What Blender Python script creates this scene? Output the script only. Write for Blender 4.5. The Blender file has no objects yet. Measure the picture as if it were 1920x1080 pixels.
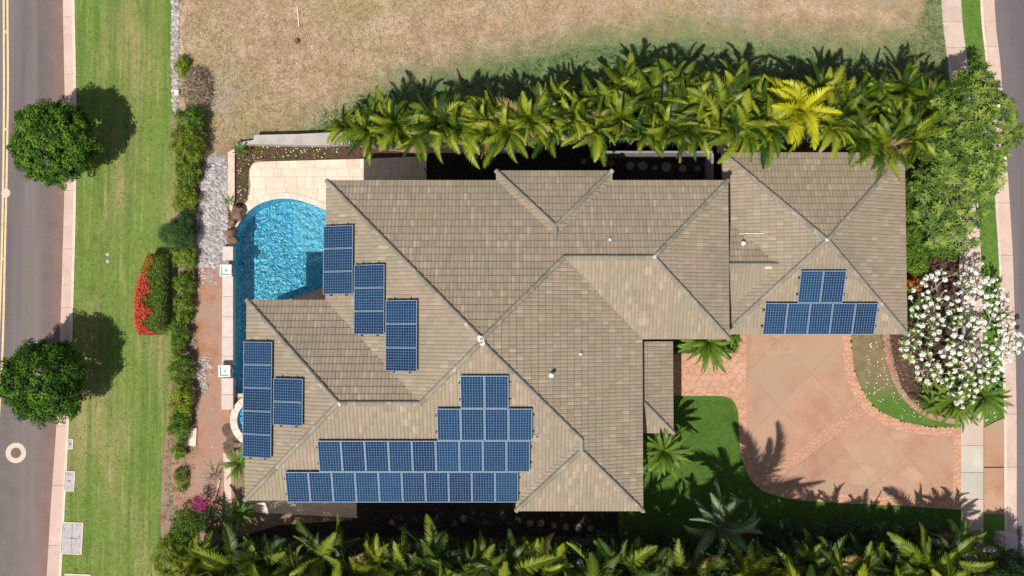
import bpy, math, random
import numpy as np
from mathutils import Vector, Matrix
from mathutils.geometry import tessellate_polygon
random.seed(11); RNG = np.random.default_rng(11)
S = bpy.context.scene
COL = S.collection
# ---------------------------------------------------------------- camera, light, exposure
CAM_H, TILT, FOC = 46.0, math.radians(2.0), 1756.0
cam_d = bpy.data.cameras.new('camera'); cam_d.sensor_width = 36.0; cam_d.lens = FOC/1920*36
cam_d.clip_start = 0.5; cam_d.clip_end = 2000
cam = bpy.data.objects.new('camera', cam_d); COL.objects.link(cam)
cam.location = (0, 0, CAM_H); cam.rotation_euler = (TILT, 0, 0); S.camera = cam
W = bpy.data.worlds.new('World'); S.world = W; W.use_nodes = True
wn = W.node_tree; bg = wn.nodes['Background']
sky = wn.nodes.new('ShaderNodeTexSky'); sky.sky_type = 'NISHITA'; sky.sun_disc = False
sky.sun_elevation = math.radians(58.4); sky.sun_rotation = math.radians(212.4)
hs = wn.nodes.new('ShaderNodeHueSaturation'); hs.inputs['Saturation'].default_value = .6
wn.links.new(sky.outputs[0], hs.inputs['Color']); wn.links.new(hs.outputs[0], bg.inputs[0]); bg.inputs[1].default_value = 0.075
SHX, SHY = 0.33, 0.52            # metres of shadow per metre of height (east, north)
sun_d = bpy.data.lights.new('sun', 'SUN'); sun_d.energy = 4.6; sun_d.angle = math.radians(0.53); sun_d.color = (1, .955, .88)
sun = bpy.data.objects.new('sun', sun_d); COL.objects.link(sun)
sun.rotation_euler = Vector((SHX, SHY, -1)).to_track_quat('-Z', 'Y').to_euler(); sun.location = (-20, -30, 60)
S.view_settings.view_transform = 'Standard'; S.view_settings.look = 'None'
S.view_settings.exposure = 0.12; S.view_settings.gamma = 1

# ---------------------------------------------------------------- helpers
def G(px, py, z=0.0):
    """photo pixel (1920x1080) to the place at height z"""
    x = (px-960)/FOC; y = -(py-540)/FOC
    c, s = math.cos(TILT), math.sin(TILT)
    yy = y*c + s; zz = y*s - c
    t = (CAM_H-z)/(-zz)
    return Vector((x*t, yy*t, z))
def G2(px, py, z=0.0):
    v = G(px, py, z); return (v.x, v.y)
def P2(pts, z=0.0): return [G2(a, b, z) for a, b in pts]

def tag(o, label=None, cat=None, group=None, kind=None):
    if label: o['label'] = label
    if cat: o['category'] = cat
    if group: o['group'] = group
    if kind: o['kind'] = kind
    return o
def empty(name, loc, rz=0.0):
    o = bpy.data.objects.new(name, None); COL.objects.link(o)
    o.location = loc; o.rotation_euler = (0, 0, rz); o.empty_display_size = .2
    return o
def link(name, me, parent=None, loc=None, rot=None, scale=None):
    o = bpy.data.objects.new(name, me); COL.objects.link(o)
    if parent: o.parent = parent
    if loc is not None: o.location = loc
    if rot is not None: o.rotation_euler = rot
    if scale is not None: o.scale = (scale,)*3 if not hasattr(scale, '__len__') else scale
    return o

class MB:
    """collects polygons, then becomes one mesh"""
    def __init__(s): s.v = []; s.f = []; s.t = []; s.m = []
    def poly(s, pts, tone=.5, mi=0):
        n = len(s.v); s.v.extend([tuple(p) for p in pts]); s.f.append(tuple(range(n, n+len(pts)))); s.t.append(tone); s.m.append(mi)
    def faces(s, verts, faces, tone=.5, mi=0):
        n = len(s.v); s.v.extend([tuple(p) for p in verts])
        for f in faces: s.f.append(tuple(i+n for i in f)); s.t.append(tone); s.m.append(mi)
    def prism(s, pts, z0, z1, tone=.5, mi=0, bevel=0.0):
        """pts 2D counter-clockwise or not; top, sides (and a small bevel)"""
        if area2(pts) < 0: pts = pts[::-1]
        n = len(pts); v = []
        if bevel > 0:
            c = (sum(p[0] for p in pts)/n, sum(p[1] for p in pts)/n)
            ins = []
            for p in pts:
                d = math.hypot(p[0]-c[0], p[1]-c[1]) or 1
                k = max(0.0, 1-bevel/d*1.3); ins.append((c[0]+(p[0]-c[0])*k, c[1]+(p[1]-c[1])*k))
            v = [(x, y, z0) for x, y in pts]+[(x, y, z1-bevel) for x, y in pts]+[(x, y, z1) for x, y in ins]
            fs = [(i, (i+1) % n, n+(i+1) % n, n+i) for i in range(n)]+[(n+i, n+(i+1) % n, 2*n+(i+1) % n, 2*n+i) for i in range(n)]
            top = [2*n+i for i in range(n)]
        else:
            v = [(x, y, z0) for x, y in pts]+[(x, y, z1) for x, y in pts]
            fs = [(i, (i+1) % n, n+(i+1) % n, n+i) for i in range(n)]
            top = [n+i for i in range(n)]
        fs.append(tuple(top)); s.faces(v, fs, tone, mi)
    def box(s, x0, y0, z0, x1, y1, z1, tone=.5, mi=0):
        v = [(x0,y0,z0),(x1,y0,z0),(x1,y1,z0),(x0,y1,z0),(x0,y0,z1),(x1,y0,z1),(x1,y1,z1),(x0,y1,z1)]
        s.faces(v, [(0,3,2,1),(4,5,6,7),(0,1,5,4),(1,2,6,5),(2,3,7,6),(3,0,4,7)], tone, mi)
    def obox(s, c, ax, ay, az, hx, hy, hz, tone=.5, mi=0):
        c = Vector(c); ax = Vector(ax).normalized()*hx; ay = Vector(ay).normalized()*hy; az = Vector(az).normalized()*hz
        v = [c+a*ax+b*ay+d*az for d in (-1,1) for a, b in ((-1,-1),(1,-1),(1,1),(-1,1))]
        s.faces(v, [(0,3,2,1),(4,5,6,7),(0,1,5,4),(1,2,6,5),(2,3,7,6),(3,0,4,7)], tone, mi)
    def tube(s, pts, radii, n=6, tone=.5, mi=0, cap=True):
        pts = [Vector(p) for p in pts]; base = len(s.v)
        for i, p in enumerate(pts):
            d = (pts[min(i+1, len(pts)-1)]-pts[max(i-1, 0)]).normalized()
            a = d.orthogonal().normalized() if i == 0 else (pa - d*pa.dot(d)).normalized()
            pa = a; b = d.cross(a)
            for k in range(n):
                an = 2*math.pi*k/n; s.v.append(tuple(p+(a*math.cos(an)+b*math.sin(an))*radii[i]))
        for i in range(len(pts)-1):
            for k in range(n):
                s.f.append((base+i*n+k, base+i*n+(k+1) % n, base+(i+1)*n+(k+1) % n, base+(i+1)*n+k)); s.t.append(tone); s.m.append(mi)
        if cap:
            s.f.append(tuple(base+(len(pts)-1)*n+k for k in range(n))); s.t.append(tone); s.m.append(mi)
    def mesh(s, name, mats, smooth=False):
        me = bpy.data.meshes.new(name); me.from_pydata(s.v, [], s.f)
        for m in (mats if isinstance(mats, (list, tuple)) else [mats]): me.materials.append(m)
        a = me.attributes.new('tone', 'FLOAT', 'FACE'); a.data.foreach_set('value', s.t)
        me.polygons.foreach_set('material_index', s.m)
        if smooth: me.polygons.foreach_set('use_smooth', [True]*len(s.f))
        me.update(); return me
    def build(s, name, mats, parent=None, smooth=False, **kw):
        return link(name, s.mesh(name, mats, smooth), parent, **kw)

def area2(p): return .5*sum(p[i][0]*p[(i+1) % len(p)][1]-p[(i+1) % len(p)][0]*p[i][1] for i in range(len(p)))
def clip_half(poly, a, b):
    """keep the part left of the line a->b"""
    out = []; n = len(poly); ex, ey = b[0]-a[0], b[1]-a[1]
    def side(p): return ex*(p[1]-a[1])-ey*(p[0]-a[0])
    for i in range(n):
        p, q = poly[i], poly[(i+1) % n]; sp, sq = side(p), side(q)
        if sp >= 0: out.append(p)
        if (sp > 0 > sq) or (sp < 0 < sq):
            t = sp/(sp-sq); out.append((p[0]+(q[0]-p[0])*t, p[1]+(q[1]-p[1])*t))
    return out
def clip(subject, cell):
    """subject any polygon, cell convex"""
    if area2(cell) < 0: cell = cell[::-1]
    for i in range(len(cell)):
        subject = clip_half(subject, cell[i], cell[(i+1) % len(cell)])
        if len(subject) < 3: return []
    out = []
    for p in subject:
        if not out or abs(p[0]-out[-1][0])+abs(p[1]-out[-1][1]) > 1e-5: out.append(p)
    return out if len(out) > 2 and abs(area2(out)) > 1e-5 else []
def inside(p, poly):
    c = False; n = len(poly); j = n-1
    for i in range(n):
        if (poly[i][1] > p[1]) != (poly[j][1] > p[1]) and p[0] < (poly[j][0]-poly[i][0])*(p[1]-poly[i][1])/(poly[j][1]-poly[i][1])+poly[i][0]: c = not c
        j = i
    return c
def crom(pts, n=5, closed=False):
    """smooth curve through points"""
    out = []; N = len(pts); R = range(N if closed else N-1)
    for i in R:
        g = (lambda k: pts[k % N]) if closed else (lambda k: pts[min(max(k, 0), N-1)])
        p0, p1, p2, p3 = g(i-1), g(i), g(i+1), g(i+2)
        for k in range(n):
            t = k/n
            out.append(tuple(.5*(2*p1[j]+(p2[j]-p0[j])*t+(2*p0[j]-5*p1[j]+4*p2[j]-p3[j])*t*t+(3*p1[j]-p0[j]-3*p2[j]+p3[j])*t**3) for j in range(2)))
    if not closed: out.append(tuple(pts[-1]))
    return out
def offset_path(path, d):
    """open path shifted to its left by d"""
    out = []
    for i, p in enumerate(path):
        a = path[max(i-1, 0)]; b = path[min(i+1, len(path)-1)]
        dx, dy = b[0]-a[0], b[1]-a[1]; L = math.hypot(dx, dy) or 1
        out.append((p[0]-dy/L*d, p[1]+dx/L*d))
    return out
def sheet(name, pts, z, mat, holes=(), thick=.1, kind='structure', parent=None, tone=.5):
    loops = [list(pts)]+[list(h) for h in holes]
    flat = [p for l in loops for p in l]
    tris = tessellate_polygon([[Vector((x, y, 0)) for x, y in l] for l in loops])
    mb = MB(); n = len(flat)
    fs = []
    for t in tris:
        a, b, c = (flat[i] for i in t)
        if area2([a, b, c]) < 0: t = (t[0], t[2], t[1])
        fs.append(tuple(t))
    v = [(x, y, z) for x, y in flat]
    if thick:
        v += [(x, y, z-thick) for x, y in flat]; o = 0
        for l in loops:
            m = len(l); ccw = area2(l) > 0
            for i in range(m):
                a, b = o+i, o+(i+1) % m
                fs.append((a+n, b+n, b, a) if ccw else (a, b, b+n, a+n))
            o += m
    mb.faces(v, fs, tone); o = mb.build(name, mat, parent)
    if kind: o['kind'] = kind
    return o
def voronoi(region, d, gap, jit=.32, seed=0):
    """irregular stones filling a region: list of polygons"""
    rr = random.Random(seed)
    xs = [p[0] for p in region]; ys = [p[1] for p in region]
    pts = {}; ny = int((max(ys)-min(ys))/(d*.87))+3; nx = int((max(xs)-min(xs))/d)+3
    for j in range(ny):
        for i in range(nx):
            pts[(i, j)] = (min(xs)-d+(i+(.5 if j % 2 else 0))*d+rr.uniform(-jit, jit)*d, min(ys)-d+j*d*.87+rr.uniform(-jit, jit)*d)
    out = []
    for (i, j), p in pts.items():
        c = [(p[0]-1.2*d, p[1]-1.2*d), (p[0]+1.2*d, p[1]-1.2*d), (p[0]+1.2*d, p[1]+1.2*d), (p[0]-1.2*d, p[1]+1.2*d)]
        for a in range(-2, 3):
            for b in range(-2, 3):
                q = pts.get((i+a, j+b))
                if (a or b) and q:
                    ex, ey = q[0]-p[0], q[1]-p[1]; L = math.hypot(ex, ey) or 1
                    k = .5-gap*.5/L; mx, my = p[0]+ex*k, p[1]+ey*k
                    c = clip_half(c, (mx, my), (mx-ey, my+ex))
        if len(c) < 3: continue
        r = clip(region, c)
        if r and abs(area2(r)) > .12*d*d: out.append(r)
    return out

# ---------------------------------------------------------------- materials
def new_mat(name):
    m = bpy.data.materials.new(name); m.use_nodes = True
    nt = m.node_tree; b = nt.nodes['Principled BSDF']; return m, nt, b
def N(nt, t, **kw):
    n = nt.nodes.new(t)
    for k, v in kw.items():
        if k in n.inputs.keys(): n.inputs[k].default_value = v
        else: setattr(n, k, v)
    return n
def ramp(nt, fac, stops, mode='LINEAR'):
    r = nt.nodes.new('ShaderNodeValToRGB'); r.color_ramp.interpolation = mode
    e = r.color_ramp.elements
    while len(e) < len(stops): e.new(.5)
    for i, (p, c) in enumerate(stops): e[i].position = p; e[i].color = (*c, 1)
    nt.links.new(fac, r.inputs[0]); return r.outputs[0]
def mixc(nt, fac, a, b, mode='MIX'):
    m = nt.nodes.new('ShaderNodeMix'); m.data_type = 'RGBA'; m.blend_type = mode
    for sock, v in ((m.inputs[0], fac), (m.inputs[6], a), (m.inputs[7], b)):
        if hasattr(v, 'is_linked') or isinstance(v, bpy.types.NodeSocket): nt.links.new(v, sock)
        elif isinstance(v, tuple): sock.default_value = (*v, 1)
        else: sock.default_value = v
    return m.outputs[2]
def pos(nt, scale=(1, 1, 1)):
    g = nt.nodes.new('ShaderNodeNewGeometry'); m = nt.nodes.new('ShaderNodeMapping'); m.inputs['Scale'].default_value = scale
    nt.links.new(g.outputs['Position'], m.inputs[0]); return m.outputs[0]
def noise(nt, vec, scale, detail=4, rough=.55, dist=0.0):
    n = N(nt, 'ShaderNodeTexNoise'); n.inputs['Scale'].default_value = scale; n.inputs['Detail'].default_value = detail
    n.inputs['Roughness'].default_value = rough; n.inputs['Distortion'].default_value = dist
    nt.links.new(vec, n.inputs['Vector']); return n.outputs['Fac']
def bump(nt, b, h, strength=.3, dist=.02):
    n = N(nt, 'ShaderNodeBump'); n.inputs['Strength'].default_value = strength; n.inputs['Distance'].default_value = dist
    nt.links.new(h, n.inputs['Height']); nt.links.new(n.outputs[0], b.inputs['Normal'])
def ground_mat(name, layers, rough=.9, bscale=30, bstr=.4, bdist=.02, tone=0.0, spec=.3):
    """layers: first (scale, stops), then (scale, lo, hi, colour, detail[, stretch]) mixed over by noise"""
    m, nt, b = new_mat(name); v = pos(nt)
    c = ramp(nt, noise(nt, v, layers[0][0], 6, .6), layers[0][1])
    for L in layers[1:]:
        vv = pos(nt, L[5]) if len(L) > 5 else v
        f = N(nt, 'ShaderNodeMapRange'); nt.links.new(noise(nt, vv, L[0], L[4], .6), f.inputs[0])
        f.inputs[1].default_value = L[1]; f.inputs[2].default_value = L[2]
        c = mixc(nt, f.outputs[0], c, L[3])
    if tone:
        a = N(nt, 'ShaderNodeAttribute'); a.attribute_name = 'tone'
        f = N(nt, 'ShaderNodeMapRange'); nt.links.new(a.outputs['Fac'], f.inputs[0]); f.inputs[3].default_value = 1-tone; f.inputs[4].default_value = 1+tone
        mm = N(nt, 'ShaderNodeVectorMath', operation='SCALE'); nt.links.new(c, mm.inputs[0]); nt.links.new(f.outputs[0], mm.inputs['Scale']); c = mm.outputs[0]
    nt.links.new(c, b.inputs['Base Color']); b.inputs['Roughness'].default_value = rough; b.inputs['Specular IOR Level'].default_value = spec
    if bstr: bump(nt, b, noise(nt, v, bscale, 6, .7), bstr, bdist)
    return m
def foliage_mat(name, dark, mid, light, rough=.45, trans=.3, spec=.4, nscale=1.2, var=.12):
    m, nt, b = new_mat(name)
    a = N(nt, 'ShaderNodeAttribute'); a.attribute_name = 'tone'
    n = noise(nt, pos(nt), nscale, 3)
    oi = N(nt, 'ShaderNodeObjectInfo')
    s = N(nt, 'ShaderNodeMath', operation='ADD'); nt.links.new(a.outputs['Fac'], s.inputs[0]); nt.links.new(n, s.inputs[1])
    s2 = N(nt, 'ShaderNodeMath', operation='MULTIPLY_ADD'); nt.links.new(oi.outputs['Random'], s2.inputs[0]); s2.inputs[1].default_value = var*2; nt.links.new(s.outputs[0], s2.inputs[2])
    s3 = N(nt, 'ShaderNodeMath', operation='MULTIPLY_ADD'); nt.links.new(s2.outputs[0], s3.inputs[0]); s3.inputs[1].default_value = .5; s3.inputs[2].default_value = -var*.5
    c = ramp(nt, s3.outputs[0], [(.2, dark), (.5, mid), (.8, light)])
    nt.links.new(c, b.inputs['Base Color']); b.inputs['Roughness'].default_value = rough; b.inputs['Specular IOR Level'].default_value = spec
    t = N(nt, 'ShaderNodeBsdfTranslucent'); nt.links.new(c, t.inputs[0])
    mx = N(nt, 'ShaderNodeMixShader'); mx.inputs[0].default_value = trans
    nt.links.new(b.outputs[0], mx.inputs[1]); nt.links.new(t.outputs[0], mx.inputs[2])
    nt.links.new(mx.outputs[0], nt.nodes['Material Output'].inputs[0])
    return m
def plain(name, col, rough=.6, metal=0.0, spec=.5, var=.12, nscale=6, bstr=0.0):
    m, nt, b = new_mat(name)
    lo = tuple(max(0, c*(1-var)) for c in col); hi = tuple(min(1, c*(1+var)) for c in col)
    nt.links.new(ramp(nt, noise(nt, pos(nt), nscale, 5), [(.3, lo), (.7, hi)]), b.inputs['Base Color'])
    b.inputs['Roughness'].default_value = rough; b.inputs['Metallic'].default_value = metal; b.inputs['Specular IOR Level'].default_value = spec
    if bstr: bump(nt, b, noise(nt, pos(nt), nscale*5, 5), bstr, .02)
    return m

M = {}
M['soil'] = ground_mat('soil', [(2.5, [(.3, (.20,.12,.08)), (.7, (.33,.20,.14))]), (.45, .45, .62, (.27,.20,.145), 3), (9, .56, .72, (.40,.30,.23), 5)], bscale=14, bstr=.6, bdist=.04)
M['red_soil'] = ground_mat('red_soil', [(1.6, [(.3, (.30,.14,.085)), (.7, (.42,.22,.145))]), (.5, .42, .62, (.34,.22,.165), 4), (14, .6, .75, (.55,.42,.35), 5)], bscale=16, bstr=.5, bdist=.03)
M['mulch'] = ground_mat('mulch', [(9, [(.35, (.045,.022,.016)), (.65, (.16,.08,.055))]), (22, .62, .72, (.30,.2,.15), 4)], bscale=25, bstr=.9, bdist=.06)
M['black_gravel'] = ground_mat('black_gravel', [(20, [(.35, (.014,.012,.012)), (.7, (.045,.038,.036))]), (1.2, .5, .7, (.05,.036,.028), 5), (60, .62, .75, (.08,.07,.065), 3)], bscale=40, bstr=1, bdist=.04)
M['dry'] = ground_mat('dry_grass', [(1.1, [(.28, (.30,.215,.13)), (.5, (.40,.28,.175)), (.72, (.50,.365,.255))]),
    (.22, .46, .66, (.33,.26,.13), 4), (7, .50, .72, (.53,.40,.27), 6), (16, .56, .7, (.20,.135,.075), 6), (3.2, .62, .72, (.22,.16,.09), 5), (.33, .60, .74, (.34,.30,.24), 5)], bscale=22, bstr=.7, bdist=.06)
M['asphalt'] = ground_mat('asphalt', [(1.2, [(.3, (.135,.118,.122)), (.7, (.165,.146,.150))]), (.35, .45, .62, (.21,.17,.165), 4, (1.6, .05, 1)), (.30, .50, .66, (.115,.10,.108), 5, (1.1, .04, 1)), (45, .6, .8, (.24,.22,.21), 4), (1.1, .55, .75, (.12,.108,.115), 2, (2.6, .07, 1))], bscale=120, bstr=.35, bdist=.01)
M['gutter'] = ground_mat('gutter_concrete', [(.9, [(.3, (.52,.37,.31)), (.7, (.62,.46,.39))]), (5, .55, .75, (.42,.31,.26), 6), (.5, .55, .7, (.60,.42,.34), 3, (1, .2, 1))], bscale=60, bstr=.25, bdist=.01, tone=.07)
M['kerb'] = ground_mat('kerb_concrete', [(2, [(.3, (.60,.50,.40)), (.7, (.72,.62,.52))])], bscale=60, bstr=.2, bdist=.01, tone=.06)
M['walk'] = ground_mat('walk_concrete', [(.9, [(.3, (.50,.385,.32)), (.7, (.62,.48,.41))]), (.6, .56, .72, (.40,.31,.27), 6), (9, .6, .8, (.42,.33,.28), 5)], bscale=60, bstr=.25, bdist=.01, tone=.07)
M['walk_grey'] = ground_mat('grey_concrete', [(.9, [(.3, (.43,.385,.32)), (.7, (.53,.475,.405))]), (9, .6, .8, (.40,.34,.28), 5)], bscale=60, bstr=.25, bdist=.01, tone=.05)
M['slab'] = ground_mat('coloured_concrete', [(.7, [(.3, (.35,.185,.12)), (.5, (.41,.228,.15)), (.72, (.455,.265,.18))]), (.22, .48, .62, (.40,.265,.175), 5), (1.6, .52, .80, (.42,.245,.17), 6), (.5, .58, .72, (.52,.33,.22), 6), (.5, .64, .80, (.37,.22,.16), 6), (30, .6, .8, (.36,.22,.16), 4)], rough=.75, bscale=50, bstr=.2, bdist=.01, tone=.05)
M['stamp'] = ground_mat('stamped_stone', [(3, [(.3, (.46,.245,.155)), (.7, (.57,.33,.215))]), (1, .55, .7, (.54,.345,.24), 4)], rough=.75, bscale=35, bstr=.4, bdist=.015, tone=.06)
M['stamp_faint'] = ground_mat('worn_stamped_stone', [(2, [(.3, (.42,.23,.15)), (.7, (.49,.285,.195))])], rough=.75, bscale=35, bstr=.3, bdist=.01, tone=.05)
M['joint'] = ground_mat('stamped_joint', [(3, [(.3, (.37,.185,.12)), (.7, (.50,.275,.18))])], bscale=30, bstr=.3)
M['paver'] = ground_mat('travertine', [(2.2, [(.3, (.66,.50,.39)), (.7, (.78,.63,.51))]), (6, .56, .75, (.72,.51,.42), 5), (.8, .52, .7, (.76,.64,.47), 3)], rough=.7, bscale=40, bstr=.25, bdist=.01, tone=.10)
M['grout'] = ground_mat('paver_grout', [(3, [(.3, (.54,.41,.31)), (.7, (.62,.49,.38))])], bscale=30, bstr=.2)
M['coping'] = ground_mat('coping_stone', [(2, [(.3, (.66,.52,.44)), (.7, (.76,.63,.54))]), (12, .6, .75, (.60,.46,.38), 5)], rough=.7, bscale=40, bstr=.2, bdist=.01, tone=.06)
M['grey_wall'] = ground_mat('weathered_wall', [(1.5, [(.3, (.34,.31,.29)), (.7, (.47,.43,.40))]), (5, .55, .7, (.50,.40,.34), 6)], bscale=30, bstr=.4, bdist=.02)
M['rock_light'] = ground_mat('light_rock', [(5, [(.3, (.30,.265,.26)), (.7, (.50,.45,.44))])], bscale=30, bstr=.5, bdist=.03, tone=.3)
M['rock_brown'] = ground_mat('brown_rock', [(4, [(.3, (.10,.06,.04)), (.7, (.22,.14,.095))]), (9, .55, .7, (.28,.20,.15), 5)], bscale=15, bstr=.7, bdist=.05, tone=.2)
M['plaster'] = ground_mat('house_plaster', [(2, [(.3, (.55,.47,.36)), (.7, (.60,.52,.41))])], bscale=80, bstr=.1, bdist=.01)
M['fascia'] = plain('fascia_paint', (.30,.25,.19), .5)
M['underlay'] = plain('roof_underlay', (.09,.075,.055), .9)
M['paint_white'] = plain('white_paint', (.78,.76,.72), .5)
M['paint_yellow'] = ground_mat('road_paint', [(4, [(.3, (.62,.45,.24)), (.7, (.76,.60,.36))]), (25, .55, .75, (.45,.33,.2), 5)], bscale=60, bstr=.2)
M['beige_ring'] = plain('beige_concrete', (.60,.47,.38), .8, nscale=4)
M['iron'] = plain('cast_iron', (.16,.115,.10), .7, 0.3)
M['grey_lid'] = ground_mat('lid_concrete', [(4, [(.3, (.38,.345,.34)), (.7, (.50,.46,.45))]), (7, .58, .66, (.25,.22,.24), 4)], bscale=30, bstr=.2)
M['white_stucco'] = ground_mat('white_stucco', [(3, [(.3, (.52,.44,.40)), (.7, (.62,.53,.49))])], bscale=60, bstr=.15, bdist=.01, tone=.05)
M['lamp_box'] = plain('pale_metal', (.66,.72,.73), .35)
M['dark_metal'] = plain('dark_metal', (.05,.05,.055), .4, .3)
M['alu'] = plain('aluminium_frame', (.32,.38,.46), .35, .5, var=.05)
M['vent_white'] = plain('vent_white', (.80,.78,.74), .5)
M['vent_grey'] = plain('vent_grey', (.30,.27,.23), .6)
M['bark'] = ground_mat('bark', [(5, [(.3, (.14,.10,.075)), (.7, (.26,.20,.16))])], bscale=20, bstr=.7, bdist=.03)
M['bark_grey'] = ground_mat('grey_bark', [(6, [(.3, (.26,.22,.195)), (.7, (.42,.37,.33))])], bscale=20, bstr=.6, bdist=.02)
M['twig'] = ground_mat('dry_twig', [(6, [(.3, (.20,.14,.10)), (.7, (.42,.33,.25))])], bstr=0, tone=.3)
M['trunk'] = ground_mat('palm_trunk', [(6, [(.3, (.17,.14,.10)), (.7, (.27,.23,.18))])], bscale=12, bstr=.6, bdist=.03)
M['petal'] = plain('white_petal', (.86,.85,.80), .6, var=.04)
M['petal_yellow'] = plain('petal_throat', (.75,.60,.18), .6, var=.04)
M['red_flower'] = foliage_mat('red_flower', (.48,.03,.02), (.66,.075,.05), (.78,.17,.11), .6, .25, .2)
M['magenta'] = foliage_mat('magenta_flower', (.30,.01,.12), (.45,.02,.2), (.58,.06,.3), .6, .25, .2)
M['orange'] = foliage_mat('orange_flower', (.38,.08,.01), (.55,.16,.02), (.65,.28,.05), .6, .25, .2)
M['glass'] = plain('window_glass', (.03,.04,.05), .08)
# lawns
def lawn_mat(name, base, dry_c, deep, stripes, dryness):
    m, nt, b = new_mat(name); v = pos(nt)
    c = ramp(nt, noise(nt, v, .8, 5), [(.3, base), (.55, tuple(x*1.18 for x in base)), (.75, tuple(x*.85 for x in base))])
    f = N(nt, 'ShaderNodeMapRange'); nt.links.new(noise(nt, pos(nt, (1.0, .22, 1)), .55, 5), f.inputs[0]); f.inputs[1].default_value = dryness; f.inputs[2].default_value = dryness+.2
    c = mixc(nt, f.outputs[0], c, dry_c)
    if stripes:
        f = N(nt, 'ShaderNodeMapRange'); nt.links.new(noise(nt, pos(nt, (2.6, .08, 1)), 1.0, 3), f.inputs[0]); f.inputs[1].default_value = .45; f.inputs[2].default_value = .62; f.inputs[4].default_value = .6
        c = mixc(nt, f.outputs[0], c, deep)
        f = N(nt, 'ShaderNodeMapRange'); nt.links.new(noise(nt, pos(nt, (3.4, .2, 1)), 1.4, 4), f.inputs[0]); f.inputs[1].default_value = .55; f.inputs[2].default_value = .75; f.inputs[4].default_value = .7
        c = mixc(nt, f.outputs[0], c, tuple(x*1.2 for x in dry_c))
    f = N(nt, 'ShaderNodeMapRange'); nt.links.new(noise(nt, v, 18, 6, .7), f.inputs[0]); f.inputs[1].default_value = .48; f.inputs[2].default_value = .72; f.inputs[4].default_value = .75
    c = mixc(nt, f.outputs[0], c, deep)
    nt.links.new(c, b.inputs['Base Color']); b.inputs['Roughness'].default_value = .85; b.inputs['Specular IOR Level'].default_value = .2
    bump(nt, b, noise(nt, v, 35, 6, .75), .8, .05); return m
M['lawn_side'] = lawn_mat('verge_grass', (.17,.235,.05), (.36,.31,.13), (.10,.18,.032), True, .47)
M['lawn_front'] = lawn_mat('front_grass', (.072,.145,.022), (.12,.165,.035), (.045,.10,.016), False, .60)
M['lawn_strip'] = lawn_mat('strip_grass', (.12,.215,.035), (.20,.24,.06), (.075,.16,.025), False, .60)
M['green_fringe'] = lawn_mat('fringe_grass', (.15,.18,.085), (.30,.25,.15), (.09,.13,.055), False, .45)
M['tuft'] = foliage_mat('dry_tuft', (.30,.22,.10), (.42,.32,.17), (.56,.45,.28), .8, .2, .1)
# roof tiles
m, nt, b = new_mat('roof_tile'); M['tile'] = m
a = N(nt, 'ShaderNodeAttribute'); a.attribute_name = 'tone'
c = ramp(nt, a.outputs['Fac'], [(0, (.25,.20,.145)), (.3, (.285,.227,.163)), (.55, (.308,.246,.177)), (.8, (.335,.272,.196)), (1, (.38,.315,.23))])
f = N(nt, 'ShaderNodeMapRange'); nt.links.new(noise(nt, pos(nt), .42, 4), f.inputs[0]); f.inputs[1].default_value = .48; f.inputs[2].default_value = .66; f.inputs[4].default_value = .55
c = mixc(nt, f.outputs[0], c, (.275,.243,.165))
f = N(nt, 'ShaderNodeMapRange'); nt.links.new(noise(nt, pos(nt), .55, 3), f.inputs[0]); f.inputs[1].default_value = .46; f.inputs[2].default_value = .30; f.inputs[4].default_value = .5
c = mixc(nt, f.outputs[0], c, (.345,.245,.195))
f = N(nt, 'ShaderNodeMapRange'); nt.links.new(noise(nt, pos(nt), 14, 6, .7), f.inputs[0]); f.inputs[1].default_value = .5; f.inputs[2].default_value = .75; f.inputs[4].default_value = .35
c = mixc(nt, f.outputs[0], c, (.24,.20,.15))
f = N(nt, 'ShaderNodeMapRange'); nt.links.new(noise(nt, pos(nt), .23, 6, .65), f.inputs[0]); f.inputs[1].default_value = .52; f.inputs[2].default_value = .70; f.inputs[4].default_value = .6
c = mixc(nt, f.outputs[0], c, (.225,.19,.145))
f = N(nt, 'ShaderNodeMapRange'); nt.links.new(noise(nt, pos(nt), 3.5, 6, .75), f.inputs[0]); f.inputs[1].default_value = .62; f.inputs[2].default_value = .72; f.inputs[4].default_value = .45
c = mixc(nt, f.outputs[0], c, (.38,.36,.30))
nt.links.new(c, b.inputs['Base Color']); b.inputs['Roughness'].default_value = .8; b.inputs['Specular IOR Level'].default_value = .3
bump(nt, b, noise(nt, pos(nt), 60, 4), .3, .008)
M['ridge'] = ground_mat('ridge_tile', [(1.5, [(.3, (.215,.19,.15)), (.7, (.29,.26,.21))]), (10, .6, .75, (.20,.17,.13), 5), (3, .62, .7, (.44,.41,.35), 4)], bscale=50, bstr=.3, bdist=.01, tone=.14)
M['mortar'] = ground_mat('pale_mortar', [(8, [(.3, (.55,.51,.46)), (.7, (.75,.71,.66))])], bscale=30, bstr=.4)
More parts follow.
